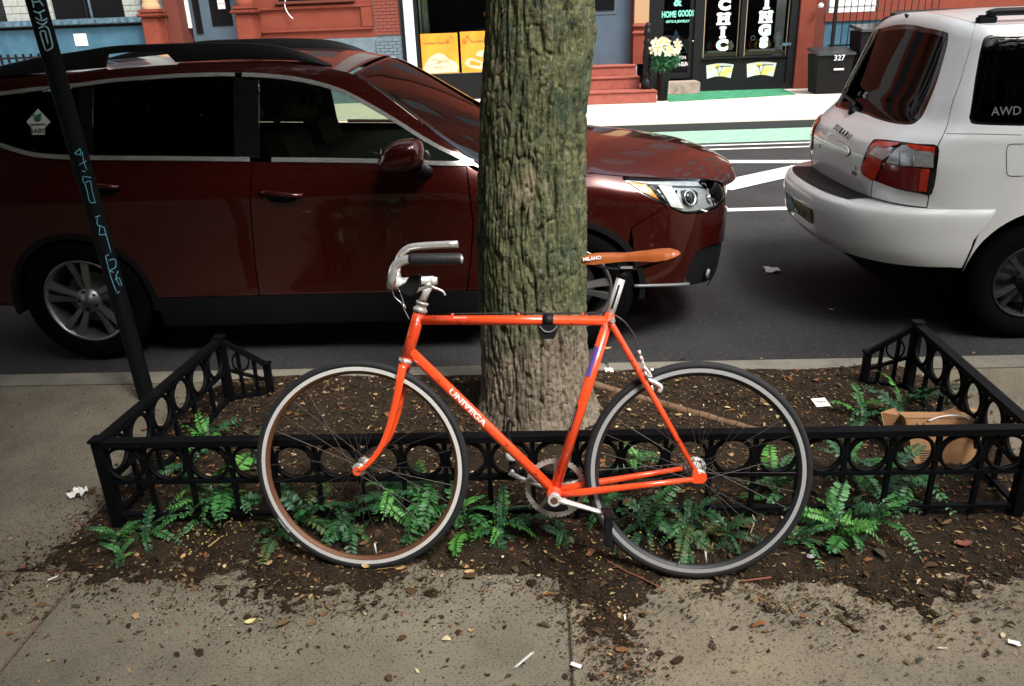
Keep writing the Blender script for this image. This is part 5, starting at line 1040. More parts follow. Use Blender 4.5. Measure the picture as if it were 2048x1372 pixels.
# ------------------------------------------------------------------ buildings across the street
FY_ = 19.0
def bx(p, name, m, x0, x1, y0, y1, z0, z1, bev=0., **kw): return MB().box(x0, x1, y0, y1, z0, z1, bev=bev).build(name, m, p, **kw)
def bricks(parent, x0, x1, z0, z1, y, m, bw=.20, bh=.066, jt=.010, name='brick', irr=0.):
    me = MB().box(0, bw-jt, -.015, .03, 0, bh-jt).mesh(name); me.materials.append(MATS[m]); r = 0; z = z0
    while z+bh <= z1+.001:
        x = x0-(bw/2 if r % 2 else 0)
        while x < x1-.02:
            a = max(x, x0); b = min(x+bw, x1)
            if b-a > .03: o = place(name, me, (a, y+rnd.uniform(-.004, .004), z), 0, parent, ((b-a-jt)/(bw-jt), 1, 1))
            x += bw
        z += bh; r += 1
# --- A: white brick over blue base, far left
A_ = empty('row_building', (-10.9, FY_, 0), 'white brick building with blue painted base and dark windows behind the car roof', 'building')
bx(A_, 'wall', 'mortar_w', -16, -8.95, FY_+.02, FY_+3, 2.03, 15); bx(A_, 'base', 'blue_base', -16, -8.80, FY_-.06, FY_+3, 0, 1.84, bev=.01)
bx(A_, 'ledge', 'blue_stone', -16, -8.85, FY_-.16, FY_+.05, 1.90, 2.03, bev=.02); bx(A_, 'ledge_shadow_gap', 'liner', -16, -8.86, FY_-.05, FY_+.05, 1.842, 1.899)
for k in range(24):
    x = -13.2+k*.19; bx(A_, 'stone', 'blue_stone', x, x+rnd.uniform(.12, .18), FY_-.185-rnd.uniform(0, .02), FY_-.162, 1.91, 2.02, bev=.01)
bricks(A_, -12.10, -11.0, 2.035, 3.2, FY_, 'brick_white', .34, .155, .012); bricks(A_, -9.36, -8.95, 2.035, 3.2, FY_, 'brick_white', .30, .12, .012); bricks(A_, -16, -13.0, 2.035, 2.8, FY_, 'brick_white', .34, .155, .012)
for x0, x1 in ((-13.0, -12.12), (-10.98, -9.38)):
    wn = sub('window', A_, (x0, FY_, 2.1)); bx(wn, 'pane', 'gloss_black', x0, x1, FY_-.005, FY_+.015, 2.035, 4.2); bx(wn, 'frame', 'black_paint', (x0+x1)/2-.06, (x0+x1)/2-.01, FY_-.05, FY_-.006, 2.035, 4.2); bx(wn, 'frame', 'blue_stone', (x0+x1)/2+.04, (x0+x1)/2+.075, FY_-.04, FY_-.006, 2.035, 4.2)
bx(A_, 'notice', 'paper', -10.62, -10.33, FY_-.075, FY_-.061, 1.46, 1.72)
for q in range(9): bx(A_, 'area_railing', 'black_paint', -12.25+q*.17, -12.21+q*.17, FY_-1.2, FY_-1.16, 0, 1.35)
bx(A_, 'area_rail', 'black_paint', -12.4, -10.7, FY_-1.21, FY_-1.15, 1.25, 1.29)
# --- B: brownstone ground floor
B_ = empty('row_building', (-5.5, FY_, 0), 'red-brown painted stone ground floor with columns beside a blue door', 'building')
bx(B_, 'wall', 'brownstone', -6.42, -3.70, FY_, FY_+3, 1.40, 15); bx(B_, 'base', 'brick_grey', -6.42, -3.08, FY_-.05, FY_+3, 0, 1.41); bx(B_, 'upper_wall', 'brownstone', -8.9, -6.42, FY_+.6, FY_+3, 3.2, 15)
bx(B_, 'panel_moulding', 'brownstone', -6.30, -3.75, FY_-.06, FY_-.001, 2.05, 2.12, bev=.01); bx(B_, 'panel_moulding', 'brownstone', -6.30, -3.75, FY_-.06, FY_-.001, 1.58, 1.64, bev=.01); bx(B_, 'panel_moulding', 'brownstone', -3.98, -3.74, FY_-.06, FY_-.001, 1.645, 2.045)
bx(B_, 'window_sill', 'brownstone_dark', -5.9, -4.1, FY_-.12, FY_-.001, 2.16, 2.22, bev=.01); wn = sub('window', B_, (-5, FY_, 2.3)); bx(wn, 'pane', 'gloss_black', -5.8, -4.2, FY_-.03, FY_-.001, 2.225, 4.0)
MB().tube(crom([(-5.62, FY_-.09, 2.3), (-5.66, FY_-.11, 2.12), (-5.60, FY_-.10, 1.95), (-5.52, FY_-.09, 1.86)], 5), .012, 6).build('loose_cable', 'letter_white', B_)
bricks(B_, -3.70, -3.12, 1.45, 3.2, FY_-.02, 'brick_red', .19, .07); bx(B_, 'brick_backing', 'mortar', -3.72, -3.08, FY_-.01, FY_+2, 1.41, 15); bricks(B_, -3.70, -3.12, .75, 1.40, FY_-.08, 'brick_grey', .19, .07)
for x0, x1 in ((-8.82, -8.42), (-6.72, -6.30)):
    cl = sub('column', B_, (x0, FY_-.2, 0)); xm = (x0+x1)/2; bx(cl, 'shaft', 'brownstone', x0, x1, FY_-.45, FY_-.05, 0, 2.0, bev=.03); bx(cl, 'moulding', 'brownstone', x0-.08, x1+.08, FY_-.53, FY_-.045, 2.0, 2.07, bev=.03)
    bx(cl, 'moulding', 'brownstone', x0-.03, x1+.03, FY_-.48, FY_-.045, 2.07, 2.16, bev=.03); MB().lathe([(.19, 2.16), (.20, 2.22), (.175, 2.27), (.165, 2.3), (.16, 4.0)], (xm, FY_-.25, 0), (0, 0, 1), 24).build('round_shaft', 'cream' if x0 < -8 else 'brownstone', cl)
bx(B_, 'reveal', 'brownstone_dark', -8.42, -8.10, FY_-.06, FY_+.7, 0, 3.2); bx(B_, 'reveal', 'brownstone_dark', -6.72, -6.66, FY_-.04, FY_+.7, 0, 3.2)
bx(B_, 'door_frame', 'letter_white', -8.09, -8.02, FY_+.30, FY_+.36, 1.75, 3.2)
dr = sub('door', B_, (-7.3, FY_+.4, 0)); bx(dr, 'leaf', 'door_blue', -8.05, -6.66, FY_+.42, FY_+.48, 0, 3.2); bx(dr, 'pane', 'gloss_black', -7.56, -7.08, FY_+.40, FY_+.419, 1.77, 3.1); bx(dr, 'side_light', 'gloss_black', -7.96, -7.80, FY_+.40, FY_+.419, 1.62, 3.1)
bx(dr, 'notice', 'paper', -7.36, -7.19, FY_+.388, FY_+.399, 2.13, 2.33); text_obj('notice_lettering', 'PM 3:10', .045, face_cam((-7.275, FY_+.386, 2.24)), 'ink', dr)
# --- C: takeaway shopfront behind the tree
C_ = empty('shopfront', (-1.5, FY_, 0), 'dark shopfront with pale grey frame and two yellow food posters left of the trunk', 'shopfront')
bx(C_, 'door_jamb', 'black_paint', -3.11, -3.02, FY_-.08, FY_+.4, 0, 3.4); bx(C_, 'frame', 'frame_grey', -3.02, -2.80, FY_-.14, FY_+.3, 0, 3.4, bev=.01); bx(C_, 'frame_edge', 'black_paint', -2.80, -2.73, FY_-.12, FY_+.3, 0, 3.4)
bx(C_, 'stall_riser', 'black_paint', -2.73, 1.0, FY_-.05, FY_+.1, 0, .57); bx(C_, 'back_wall', 'room_dark', -2.73, 1.0, FY_+1.6, FY_+1.7, .5, 3.6); bx(C_, 'glass', 'shop_glass', -2.73, 1.0, FY_-.002, FY_+.004, .575, 3.4); bx(C_, 'upper_wall', 'brownstone_dark', -3.1, 1.0, FY_, FY_+3, 3.4, 15)
MB().tube([(-2.60, FY_+.3, 1.3), (-2.64, FY_+.3, 3.2)], .09, 16).build('curtain', 'panel_art', C_)
MB().tube([(-1.26, FY_+.5, 1.86), (-1.27, FY_+.5, 1.76)], .022, 8).build('hanging_charm', 'poster_orange', C_)
for k, (x0, x1, z0, z1) in enumerate(((-2.70, -1.86, .585, 1.44), (-1.80, -.93, .585, 1.455))):
    ps = sub('poster', C_, (x0, FY_-.03, z0)); bx(ps, 'sheet', 'poster', x0, x1, FY_-.035, FY_-.02, z0, z1)
    if k == 0:
        text_obj('poster_lettering', 'HAND MADE', .075, face_cam((x0+.36, FY_-.037, z1-.21)) @ Matrix.Diagonal((1.25, 1, 1, 1)), 'ink', ps)
        fp_ = [(.12, .0), (.02, .10), (.08, .22), (.20, .36), (.38, .44), (.52, .40), (.62, .30), (.76, .24), (.84, .14), (.80, .02)]
        MB().prism(fp_, (x0-.005, FY_-.036, z0+.005), (1, 0, 0), (0, 0, 1), (0, -1, 0), .002).build('food_picture', 'poster_white', ps)
        for q in range(9): u, v_ = rnd.uniform(.2, .6), rnd.uniform(.06, .34); MB().tube([(x0+u, FY_-.0395, z0+v_), (x0+u+.05, FY_-.0395, z0+v_+.015), (x0+u+.09, FY_-.0395, z0+v_)], .006, 5).build('food_detail', 'poster', ps)
    else:
        text_obj('poster_lettering', 'DUMPLING', .075, face_cam((x0+.47, FY_-.037, z1-.22)) @ Matrix.Diagonal((1.25, 1, 1, 1)), 'ink', ps)
        MB().prism([(.04, .16), (.14, .08), (.42, .02), (.52, .10), (.48, .18), (.20, .28), (.10, .26)], (x0+.03, FY_-.036, z0+.03), (1, 0, 0), (0, 0, 1), (0, -1, 0), .002).build('food_picture', 'poster_white', ps)
        MB().prism([(.12, .12), (.36, .08), (.40, .14), (.16, .22)], (x0+.05, FY_-.0385, z0+.05), (1, 0, 0), (0, 0, 1), (0, -1, 0), .002).build('food_detail', 'poster', ps)
        MB().prism([(.30, .34), (.42, .30), (.60, .32), (.62, .40), (.5, .45), (.36, .43)], (x0+.03, FY_-.036, z0+.02), (1, 0, 0), (0, 0, 1), (0, -1, 0), .002).build('food_picture', 'poster_white', ps)
    for (u, v_, r_) in ((.62, .72, .05), (.70, .80, .03)) if k == 0 else ((.10, .70, .06), (.17, .79, .04), (.22, .73, .025)):
        MB().lathe([(0, 0), (r_, 0), (r_*.9, .002), (0, .002)], (x0+u, FY_-.0355, z0+v_-.03), (0, -1, 0), 14).build('red_blot', 'poster_orange', ps)
# --- D: red steps, blue door
D_ = empty('doorway', (1.6, FY_, 0), 'blue-grey door up red-brown steps between the trunk and the black shop', 'doorway')
bx(D_, 'door', 'door_blue', 1.0, 1.98, 18.62, 18.70, .67, 3.0); bx(D_, 'door_pane', 'gloss_black', 1.12, 1.62, 18.60, 18.619, 1.78, 2.9); bx(D_, 'door_panel', 'door_blue', 1.08, 1.66, 18.605, 18.619, 1.70, 1.74)
bx(D_, 'upper_wall', 'brownstone', 1.0, 2.5, 18.7, 22, 3.0, 15); bx(D_, 'pier', 'cream', 2.03, 2.34, 18.35, 18.9, 1.50, 3.4); bx(D_, 'pier_moulding', 'step_pink', 2.0, 2.38, 18.30, 18.9, 1.42, 1.50, bev=.02); bx(D_, 'pier_moulding', 'step_pink', 1.99, 2.36, 18.32, 18.9, 1.28, 1.35, bev=.02); bx(D_, 'pier_base', 'brownstone', 2.02, 2.33, 18.36, 18.9, .67, 1.42); bx(D_, 'jamb', 'brownstone_dark', 1.98, 2.03, 18.5, 18.9, .67, 3.0)
for (x1, y0, z0, z1) in ((2.33, 16.72, 0, .235), (2.06, 17.35, .235, .47), (2.04, 17.95, .47, .67)):
    bx(D_, 'step', 'step_pink', -.6, x1, y0, 18.9, z0, z1-.03, bev=.008); bx(D_, 'step_tread', 'step_pink', -.6, x1+.015, y0-.025, 18.9, z1-.03, z1, bev=.01)
nw = empty('newel_post', (2.17, 17.15, .235), 'black turned iron newel post on the red steps beside the flower pot', 'post')
MB().lathe([(.10, 0), (.115, .03), (.12, .12), (.09, .20), (.06, .22), (.085, .26), (.09, .30), (.055, .33), (.075, .45), (.095, .6), (.08, .75), (.06, .85), (.085, .9), (.06, .95), (.05, 1.0), (.085, 1.06), (.07, 1.13), (.04, 1.17), (.06, 1.22), (.02, 1.28), (0, 1.29)], (2.17, 17.15, .237), (0, 0, 1), 20).build('turned_post', 'black_paint', nw)
# --- planter
pt = empty('flower_planter', (2.50, 17.1, 0), 'tall black planter with white and yellow flowers beside the red steps', 'planter')
MB().lathe([(.10, 0), (.135, .60), (.15, .62), (.15, .66), (.13, .66), (.12, .62)], (2.50, 17.1, 0), (0, 0, 1), 20, cap=True).build('pot', 'black_paint', pt)
V, F = leafcloud([(2.52, 17.08, .82, .27, .22), (2.42, 17.05, .72, .22, .18), (2.64, 17.05, .80, .20, .20)], 2600, .035); me = fast_mesh('foliage', V, F); link('foliage', me, 'bush', pt)
def blossom(c, r, parent, m='flower'):
    mb = MB()
    for k in range(5):
        a = 2*math.pi*k/5+.3; mb.add([(c[0]+r*q*math.cos(a+w_), c[1]-.03*(q > .5)-.01, c[2]+r*q*math.sin(a+w_)) for q, w_ in ((.1, 0), (.7, -.5), (1.05, 0), (.7, .5))], [(0, 1, 2, 3)])
    mb.build('blossom', m, parent); MB().lathe([(r*.25, 0), (r*.2, .02), (0, .025)], (c[0], c[1]-.04, c[2]), (0, -1, 0), 8).build('flower_centre', 'flower_y', parent)
for k in range(26): blossom((2.50+rnd.uniform(-.27, .27), 16.86+rnd.uniform(-.06, .05), 1.03+rnd.uniform(-.11, .13)), rnd.uniform(.07, .11), pt)
# --- E: black shop
E_ = empty('shopfront', (4.2, FY_, 0), 'black gift shop front with mint and white lettering running down its windows', 'shopfront')
bx(E_, 'pilaster', 'black_paint', 2.36, 2.62, FY_-.12, FY_+.3, 0, 3.4); bx(E_, 'door_post', 'black_paint', 3.42, 3.62, FY_-.12, FY_+.3, 0, 3.4); bx(E_, 'mullion', 'black_paint', 4.42, 4.53, FY_-.14, FY_+.1, .68, 3.4); bx(E_, 'pilaster', 'black_paint', 5.50, 5.66, FY_-.14, FY_+.3, 0, 3.4)
bx(E_, 'stall_riser', 'black_paint', 3.62, 5.50, FY_-.10, FY_+.1, .02, .68, bev=.01); bx(E_, 'plinth', 'black_paint', 3.5, 5.62, FY_-.16, FY_-.101, 0, .14); bx(E_, 'sill', 'black_paint', 3.60, 5.52, FY_-.17, FY_+.12, .681, .72, bev=.01); bx(E_, 'upper_wall', 'brownstone_dark', 2.4, 5.6, FY_, FY_+3, 3.4, 15); bx(E_, 'room', 'room_dark', 2.4, 5.7, FY_+1.8, FY_+1.9, 0, 3.6); bx(E_, 'room_floor', 'room_dark', 2.4, 5.7, FY_+.4, FY_+1.8, 0, .1)
for x0, x1, z0 in ((3.62, 4.42, .72), (4.53, 5.50, .72)):
    wn = sub('window', E_, (x0, FY_, z0)); bx(wn, 'pane', 'shop_glass', x0, x1, FY_-.03, FY_-.024, z0, 3.4); bx(wn, 'display_shelf', 'display_tan', x0+.02, x1-.02, FY_+.0, FY_+.5, z0+.02, z0+.10); bx(wn, 'display_cloth', 'letter_white', x0+.12, x1-.25, FY_-.01, FY_+.4, z0+.101, z0+.135, bev=.01); bx(wn, 'bead', 'display_tan', x0+.02, x0+.035, FY_-.05, FY_-.031, z0, 3.3); bx(wn, 'bead', 'display_tan', x1-.035, x1-.02, FY_-.05, FY_-.031, z0, 3.3)
    for k in range(9): xx = rnd.uniform(x0+.1, x1-.1); MB().lathe([(0, 0), (.04, .01), (.07, .07), (.05, .14), (.02, .16), (.03, .19), (0, .2)], (xx, FY_+rnd.uniform(.05, .35), z0+.14), (0, 0, 1), 12).build('ornament', rnd.choice(['orange_thing', 'display_tan', 'letter_white', 'brownstone_dark', 'flower_y', 'blue_stone']), wn)
MB().lathe([(.05, 0), (.07, .05), (.045, .1), (.09, .16), (.10, .26), (.06, .34), (0, .35)], (5.32, FY_+.1, .86), (0, 0, 1), 14).build('white_vase', 'letter_white', E_)
MB().lathe([(.045, -.01), (.060, 0), (.045, .01), (.03, 0), (.045, -.01)], (4.74, FY_-.01, 1.10), (0, -1, 0), 18).build('hanging_ring', 'frame_grey', E_)
bx(E_, 'shelf_box', 'blue_stone', 5.36, 5.55, FY_-.16, FY_-.141, .92, .98)
def letter(ch, x, z, h, p=None, wd=1.):
    text_obj('window_letter', ch, h, face_cam((x, FY_-.034, z)) @ Matrix.Diagonal((wd, 1, 1, 1)), 'letter_white', p, extrude=.002, offset=.024)
    if ch in 'HIN':
        w_ = {'H': .155, 'I': .075, 'N': .155}[ch]*wd/1.2*h/.29
        for zz in (z-h*.34, z+h*.34): bx(p, 'letter_serif', 'letter_white', x-w_, x+w_, FY_-.036, FY_-.032, zz-.022, zz+.022)
    text_obj('window_letter', ch, h, face_cam((x, FY_-.038, z)) @ Matrix.Diagonal((wd, 1, 1, 1)), 'mint', p, extrude=.002, offset=-.006)
for ch, z in (('C', 1.80), ('H', 1.515), ('I', 1.235), ('C', .965)): letter(ch, 4.06, z, .29, E_, 1.2)
for ch, z in (('I', 1.80), ('N', 1.52), ('G', 1.245), ('S', .99)): letter(ch, 4.98, z, .29, E_, 1.2)
dr = sub('door', E_, (3, FY_, 0)); bx(dr, 'leaf_frame', 'black_paint', 2.62, 2.74, FY_-.06, FY_-.02, .30, 3.0); bx(dr, 'leaf_frame', 'black_paint', 3.32, 3.42, FY_-.06, FY_-.02, .30, 3.0); bx(dr, 'leaf_frame', 'black_paint', 2.745, 3.315, FY_-.06, FY_-.02, .30, .42); bx(dr, 'pane', 'shop_glass', 2.745, 3.315, FY_-.045, FY_-.04, .42, 3.0)
text_obj('door_lettering', '&', .26, face_cam((3.03, FY_-.05, 1.90)), 'mint', dr, extrude=.002, offset=.01); text_obj('door_lettering', 'HOME', .17, face_cam((2.85, FY_-.068, 1.645)) @ Matrix.Diagonal((.66, 1, 1, 1)), 'mint', dr, extrude=.002, offset=.008); text_obj('door_lettering', 'GOODS', .17, face_cam((3.225, FY_-.068, 1.655)) @ Matrix.Diagonal((.58, 1, 1, 1)), 'mint', dr, extrude=.002, offset=.008)
text_obj('door_lettering', 'GIFTS & JEWELRY', .068, face_cam((3.05, FY_-.05, 1.50)), 'mint', dr, extrude=.002, offset=.003)
apex = (3.03, FY_-.03, 1.34)
mb = MB()
for dx_ in (-.26, -.10, .0, .10, .26): mb.tube([apex, (3.03+dx_*.35, FY_-.03, 1.12), (3.03+dx_, FY_-.03, .85)], .008, 5)
for zz, ww in ((1.18, .07), (1.10, .10), (.98, .17), (.85, .27)): mb.tube([(3.03-ww, FY_-.03, zz), (3.03+ww, FY_-.03, zz)], .007, 5)
mb.build('wire_ornament', 'wire_blue', dr); bx(dr, 'wire_core', 'poster_white', 3.015, 3.045, FY_-.035, FY_-.025, .92, 1.08)
text_obj('door_lettering', 'OPEN', .10, face_cam((3.14, FY_-.05, .74)), 'letter_white', dr, extrude=.002); text_obj('door_lettering', 'MON-SUN', .12, face_cam((3.13, FY_-.05, .60)) @ Matrix.Diagonal((.72, 1, 1, 1)), 'letter_white', dr, extrude=.002, offset=.003)
MB().lathe([(.0, 0), (.04, 0), (.04, .01), (0, .01)], (2.83, FY_-.05, .46), (0, -1, 0), 14).build('door_sticker', 'letter_white', dr); MB().lathe([(.0, 0), (.018, 0), (.018, .03), (0, .03)], (3.40, FY_-.07, 1.08), (0, -1, 0), 10).build('door_knob', 'chrome', dr)
st_ = MB().box(2.64, 3.50, 18.3, FY_-.13, 0, .26, bev=.02).build('stone_step', 'stone_step', E_)
for k, (x0, x1) in enumerate(((3.72, 4.33), (4.62, 5.28))):
    pn = sub('painted_panel', E_, (x0, FY_-.11, .3)); xm = (x0+x1)/2; tp = [(x0+(x1-x0)*t, .56+.035*math.sin(math.pi*t)) for t in np.linspace(0, 1, 9)]; bt_ = [(x0+.03+(x1-x0-.08)*t, .27+.05*math.sin(math.pi*t)) for t in np.linspace(1, 0, 9)]
    MB().prism(tp+bt_, (0, FY_-.103, 0), (1, 0, 0), (0, 0, 1), (0, -1, 0), .006).build('curved_panel', 'panel_art', pn)
    for u in (.0,): MB().tube([(xm-.05, FY_-.111, .52), (xm, FY_-.111, .33), (xm+.06, FY_-.111, .55)], .007, 5).tube([(xm-.07, FY_-.111, .53), (xm+.26, FY_-.111, .53)], .007, 5).build('drawn_table', 'black_paint', pn)
    MB().lathe([(0, 0), (.05, 0), (.05, .002), (0, .002)], (xm-.06, FY_-.1095, .53), (0, -1, 0), 12).build('drawn_lemon', 'flower_y', pn)
# carpet
cq = [atZ(*p)[:2] for p in ((1336, 205), (1592, 189))]; cp = tag(MB().prism([(2.60, 16.75), (5.30, 17.35), (5.42, 18.78), (3.52, 18.80), (3.45, 18.25), (2.66, 18.22)], (0, 0, .002), (1, 0, 0), (0, 1, 0), (0, 0, 1), .014).build('carpet', 'carpet'), 'green outdoor carpet laid on the far sidewalk before the black gift shop', 'carpet')
# --- F: red pier, barred window, bins
F_ = empty('row_building', (6.8, FY_, 0), 'red-brown building with white barred window above the trash bins at right', 'building')
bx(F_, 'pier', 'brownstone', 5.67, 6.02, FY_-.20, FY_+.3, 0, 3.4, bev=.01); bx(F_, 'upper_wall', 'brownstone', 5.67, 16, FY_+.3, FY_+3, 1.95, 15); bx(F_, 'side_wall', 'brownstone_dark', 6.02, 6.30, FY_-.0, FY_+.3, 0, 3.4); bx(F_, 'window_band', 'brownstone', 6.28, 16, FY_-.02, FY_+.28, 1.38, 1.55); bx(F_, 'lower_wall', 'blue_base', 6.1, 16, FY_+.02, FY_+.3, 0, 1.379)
wn = sub('window', F_, (6.8, FY_, 1.6)); bx(wn, 'pane', 'letter_white', 6.36, 7.36, FY_+.02, FY_+.05, 1.56, 2.6); bx(wn, 'rail', 'frame_grey', 6.36, 7.36, FY_+.0, FY_+.019, 1.68, 1.71); bx(F_, 'wall', 'brownstone', 7.38, 16, FY_-.01, FY_+.27, 1.56, 3.2)
for k in range(16): bx(F_, 'railing_bar', 'black_paint', 6.22+k*.138, 6.235+k*.138, FY_-.9, FY_-.885, .0, 2.4)
bx(F_, 'railing_rail', 'black_paint', 6.1, 9, FY_-.91, FY_-.875, .9, .93); bx(F_, 'gate_post', 'black_paint', 6.16, 6.20, FY_-.95, FY_-.87, 0, 2.6)
MB().lathe([(0, 0), (.05, .01), (.06, .06), (.03, .10), (0, .11)], (6.05, FY_-.35, 1.66), (0, 0, 1), 12).build('wall_lamp', 'letter_white', F_)
def trash_bin(x, y, w_, h, label, num=None):
    b = empty('trash_bin', (x, y, 0), label, 'trash bin')
    P = [(x-w_*.42, y-.27, .02), (x+w_*.42, y-.27, .02), (x+w_*.42, y+.27, .02), (x-w_*.42, y+.27, .02), (x-w_*.5, y-.33, h), (x+w_*.5, y-.33, h), (x+w_*.5, y+.33, h), (x-w_*.5, y+.33, h)]
    MB().add(P, [(3, 2, 1, 0), (4, 5, 6, 7), (0, 1, 5, 4), (1, 2, 6, 5), (2, 3, 7, 6), (3, 0, 4, 7)]).build('bin_body', 'bin', b)
    MB().add([(x-w_*.53, y-.37, h-.02), (x+w_*.53, y-.37, h-.02), (x+w_*.53, y+.36, h+.07), (x-w_*.53, y+.36, h+.07), (x-w_*.50, y-.36, h+.03), (x+w_*.50, y-.36, h+.03), (x+w_*.5, y+.34, h+.12), (x-w_*.5, y+.34, h+.12)], [(3, 2, 1, 0), (4, 5, 6, 7), (0, 1, 5, 4), (1, 2, 6, 5), (2, 3, 7, 6), (3, 0, 4, 7)]).build('lid', 'bin_lid', b)
    if num: text_obj('bin_number', num, .15, face_cam((x+.05, y-.375, h-.075)), 'frame_grey', b, extrude=.003, offset=.002)
    bx(b, 'bin_label', 'letter_white', x-.02, x+.18, y-.335, y-.325, h*.6, h*.6+.035)
    return b
trash_bin(6.02, 17.6, .74, .78, 'black wheeled trash bin numbered 327 with its lid closed, beside the red pier', '327')
trash_bin(6.98, 17.75, .9, 1.20, 'large black trash bin half hidden by the white car, right of the numbered bin')
# --- near side building behind the photographer: closes the street canyon and is what the cars mirror
N = empty('near_building', (0, -3.6, 0), 'dark brown brick row building on the near side of the street, behind the camera', 'building')
bx(N, 'wall', 'near_brick', -26, 26, -6, -3.6, 0, 8)
for k in range(-8, 9):
    for z0 in (1.1, 4.6):
        wn = sub('window', N, (k*2.9, -3.6, z0)); bx(wn, 'pane', 'gloss_black', k*2.9-.5, k*2.9+.5, -3.6, -3.57, z0, z0+1.8); bx(wn, 'sill', 'kerb_stone', k*2.9-.6, k*2.9+.6, -3.6, -3.45, z0-.12, z0-.002)
for x0, x1 in ((-40, -16), (16, 40)):
    q = empty('row_building', ((x0+x1)/2, FY_, 0), 'brownstone row building further %s along the far side of the street' % ('left' if x0 < 0 else 'right'), 'building'); bx(q, 'wall', 'brownstone', x0, x1, FY_, FY_+3, 0, 15)
    for k in range(6):
        for z0 in (1.2, 4.6, 7.9): bx(q, 'window', 'gloss_black', x0+2+k*3.8, x0+3.2+k*3.8, FY_-.03, FY_-.001, z0, z0+1.8)
# white-painted upper storey windows to be mirrored in the bonnet and screens
for (p, xa, xb) in ((A_, -15, -9), (B_, -8, -3.5), (C_, -2.5, .8), (E_, 2.9, 5.2), (F_, 7, 15)):
    n = max(1, int((xb-xa)/1.9))
    for k in range(n):
        xc = xa+(k+.5)*(xb-xa)/n
        for z0 in (4.2, 7.4, 10.6):
            yw = FY_-.03 if p in (A_, B_, C_, E_) else FY_+.27
            w_ = sub('window', p, (xc, yw, z0)); bx(w_, 'frame', 'brownstone_dark', xc-.55, xc+.55, yw-.02, yw, z0-.05, z0+1.95); bx(w_, 'pane', 'gloss_black', xc-.46, xc+.46, yw-.03, yw-.021, z0+.05, z0+1.85)
# ------------------------------------------------------------------ seedlings with feathery compound leaves
def frond_mesh(L, n, droop, lw, seed):
    r = random.Random(seed); V, F, MI = [], [], []; pts = []
    for k in range(n+2):
        t = k/(n+1); pts.append(Vector((L*t*(1-.12*t), L*.10*math.sin(t*2+seed), L*(.42*t-droop*t*t))))
    mb = MB().tube(pts, list(np.linspace(.0016, .0006, n+2)), 4, False); 
    for k in range(1, n+2):
        p = pts[k]; t = k/(n+1); d = (pts[k]-pts[k-1]).normalized(); up = Vector((0, 0, 1)); s = d.cross(up).normalized(); u = s.cross(d)
        ll = lw*(.55+.75*math.sin(math.pi*min(1, .18+t*.80)))*r.uniform(.85, 1.1)
        for sg in ((-1, 1) if k < n+1 else (0,)):
            if r.random() < .06: continue
            ax = (s*sg+d*r.uniform(.15, .6)-u*r.uniform(-.1, .6)).normalized() if sg else d; wv = ax.cross(u).normalized(); w_ = ll*.21
            q = [p+ax*ll*.04, p+ax*ll*.35+wv*w_, p+ax*ll*.75+wv*w_*.8, p+ax*ll, p+ax*ll*.75-wv*w_*.8, p+ax*ll*.35-wv*w_]
            mid = p+ax*ll*.55-u*w_*.30; b = len(mb.v); mb.add(q+[mid], [(0, 1, 6), (1, 2, 6), (2, 3, 6), (3, 4, 6), (4, 5, 6), (5, 0, 6)], True, 1)
    return mb
LEAFM = {}
for li, lm in enumerate(('leaf_a', 'leaf_b', 'leaf_c', 'leaf_d')):
    for v_ in range(5):
        me = frond_mesh(.20, 15+v_, (.55, .85, .35, 1.1, .7)[v_], (.026, .022, .028, .024, .019)[v_], v_*7+li).mesh('leaf_frond', fix=False); me.materials.append(MATS['stem_g']); me.materials.append(MATS[lm]); LEAFM[lm, v_] = me
G_ = 'feathery green seedlings growing in and around the tree guard'
def seedling(px, py, n, size, label, lift=.06, lean=None, mix=('leaf_a', 'leaf_a', 'leaf_b', 'leaf_b', 'leaf_c')):
    b = atZ(px, py, .01); b[2] = max(0, float(soil_h(np.array([b[0]]), np.array([b[1]]))[0])); p = empty('seedling', b, label, 'plant', G_); st = b+np.array([rnd.uniform(-.02, .02), rnd.uniform(-.02, .02), lift])
    MB().tube([b, (b+st)/2+np.array([.006, 0, 0]), st], [.0028, .0024, .0018], 6).build('stem', 'stem_g', p)
    a0 = rnd.uniform(0, 6.28); n = n+4; size *= 1.12; lift += .02
    for k in range(n):
        a = a0+k*2.4+rnd.uniform(-.3, .3); s = size*rnd.uniform(.6, 1.35)/.20; t = (k+1)/n; o = bpy.data.objects.new('frond', LEAFM[rnd.choice(mix), rnd.randrange(5)]); COL.objects.link(o); o.parent = p
        o.matrix_local = Matrix.Translation(Vector([0, 0, 0])+Vector([float(c) for c in (st-b)*t])) @ Matrix.Rotation(a, 4, 'Z') @ Matrix.Rotation(rnd.uniform(-.8, .35), 4, 'Y') @ Matrix.Rotation(rnd.uniform(-.7, .7), 4, 'X') @ Matrix.Scale(s, 4)
BR = ('leaf_c', 'leaf_a', 'leaf_a'); DK = ('leaf_b', 'leaf_b', 'leaf_b', 'leaf_a', 'leaf_d')
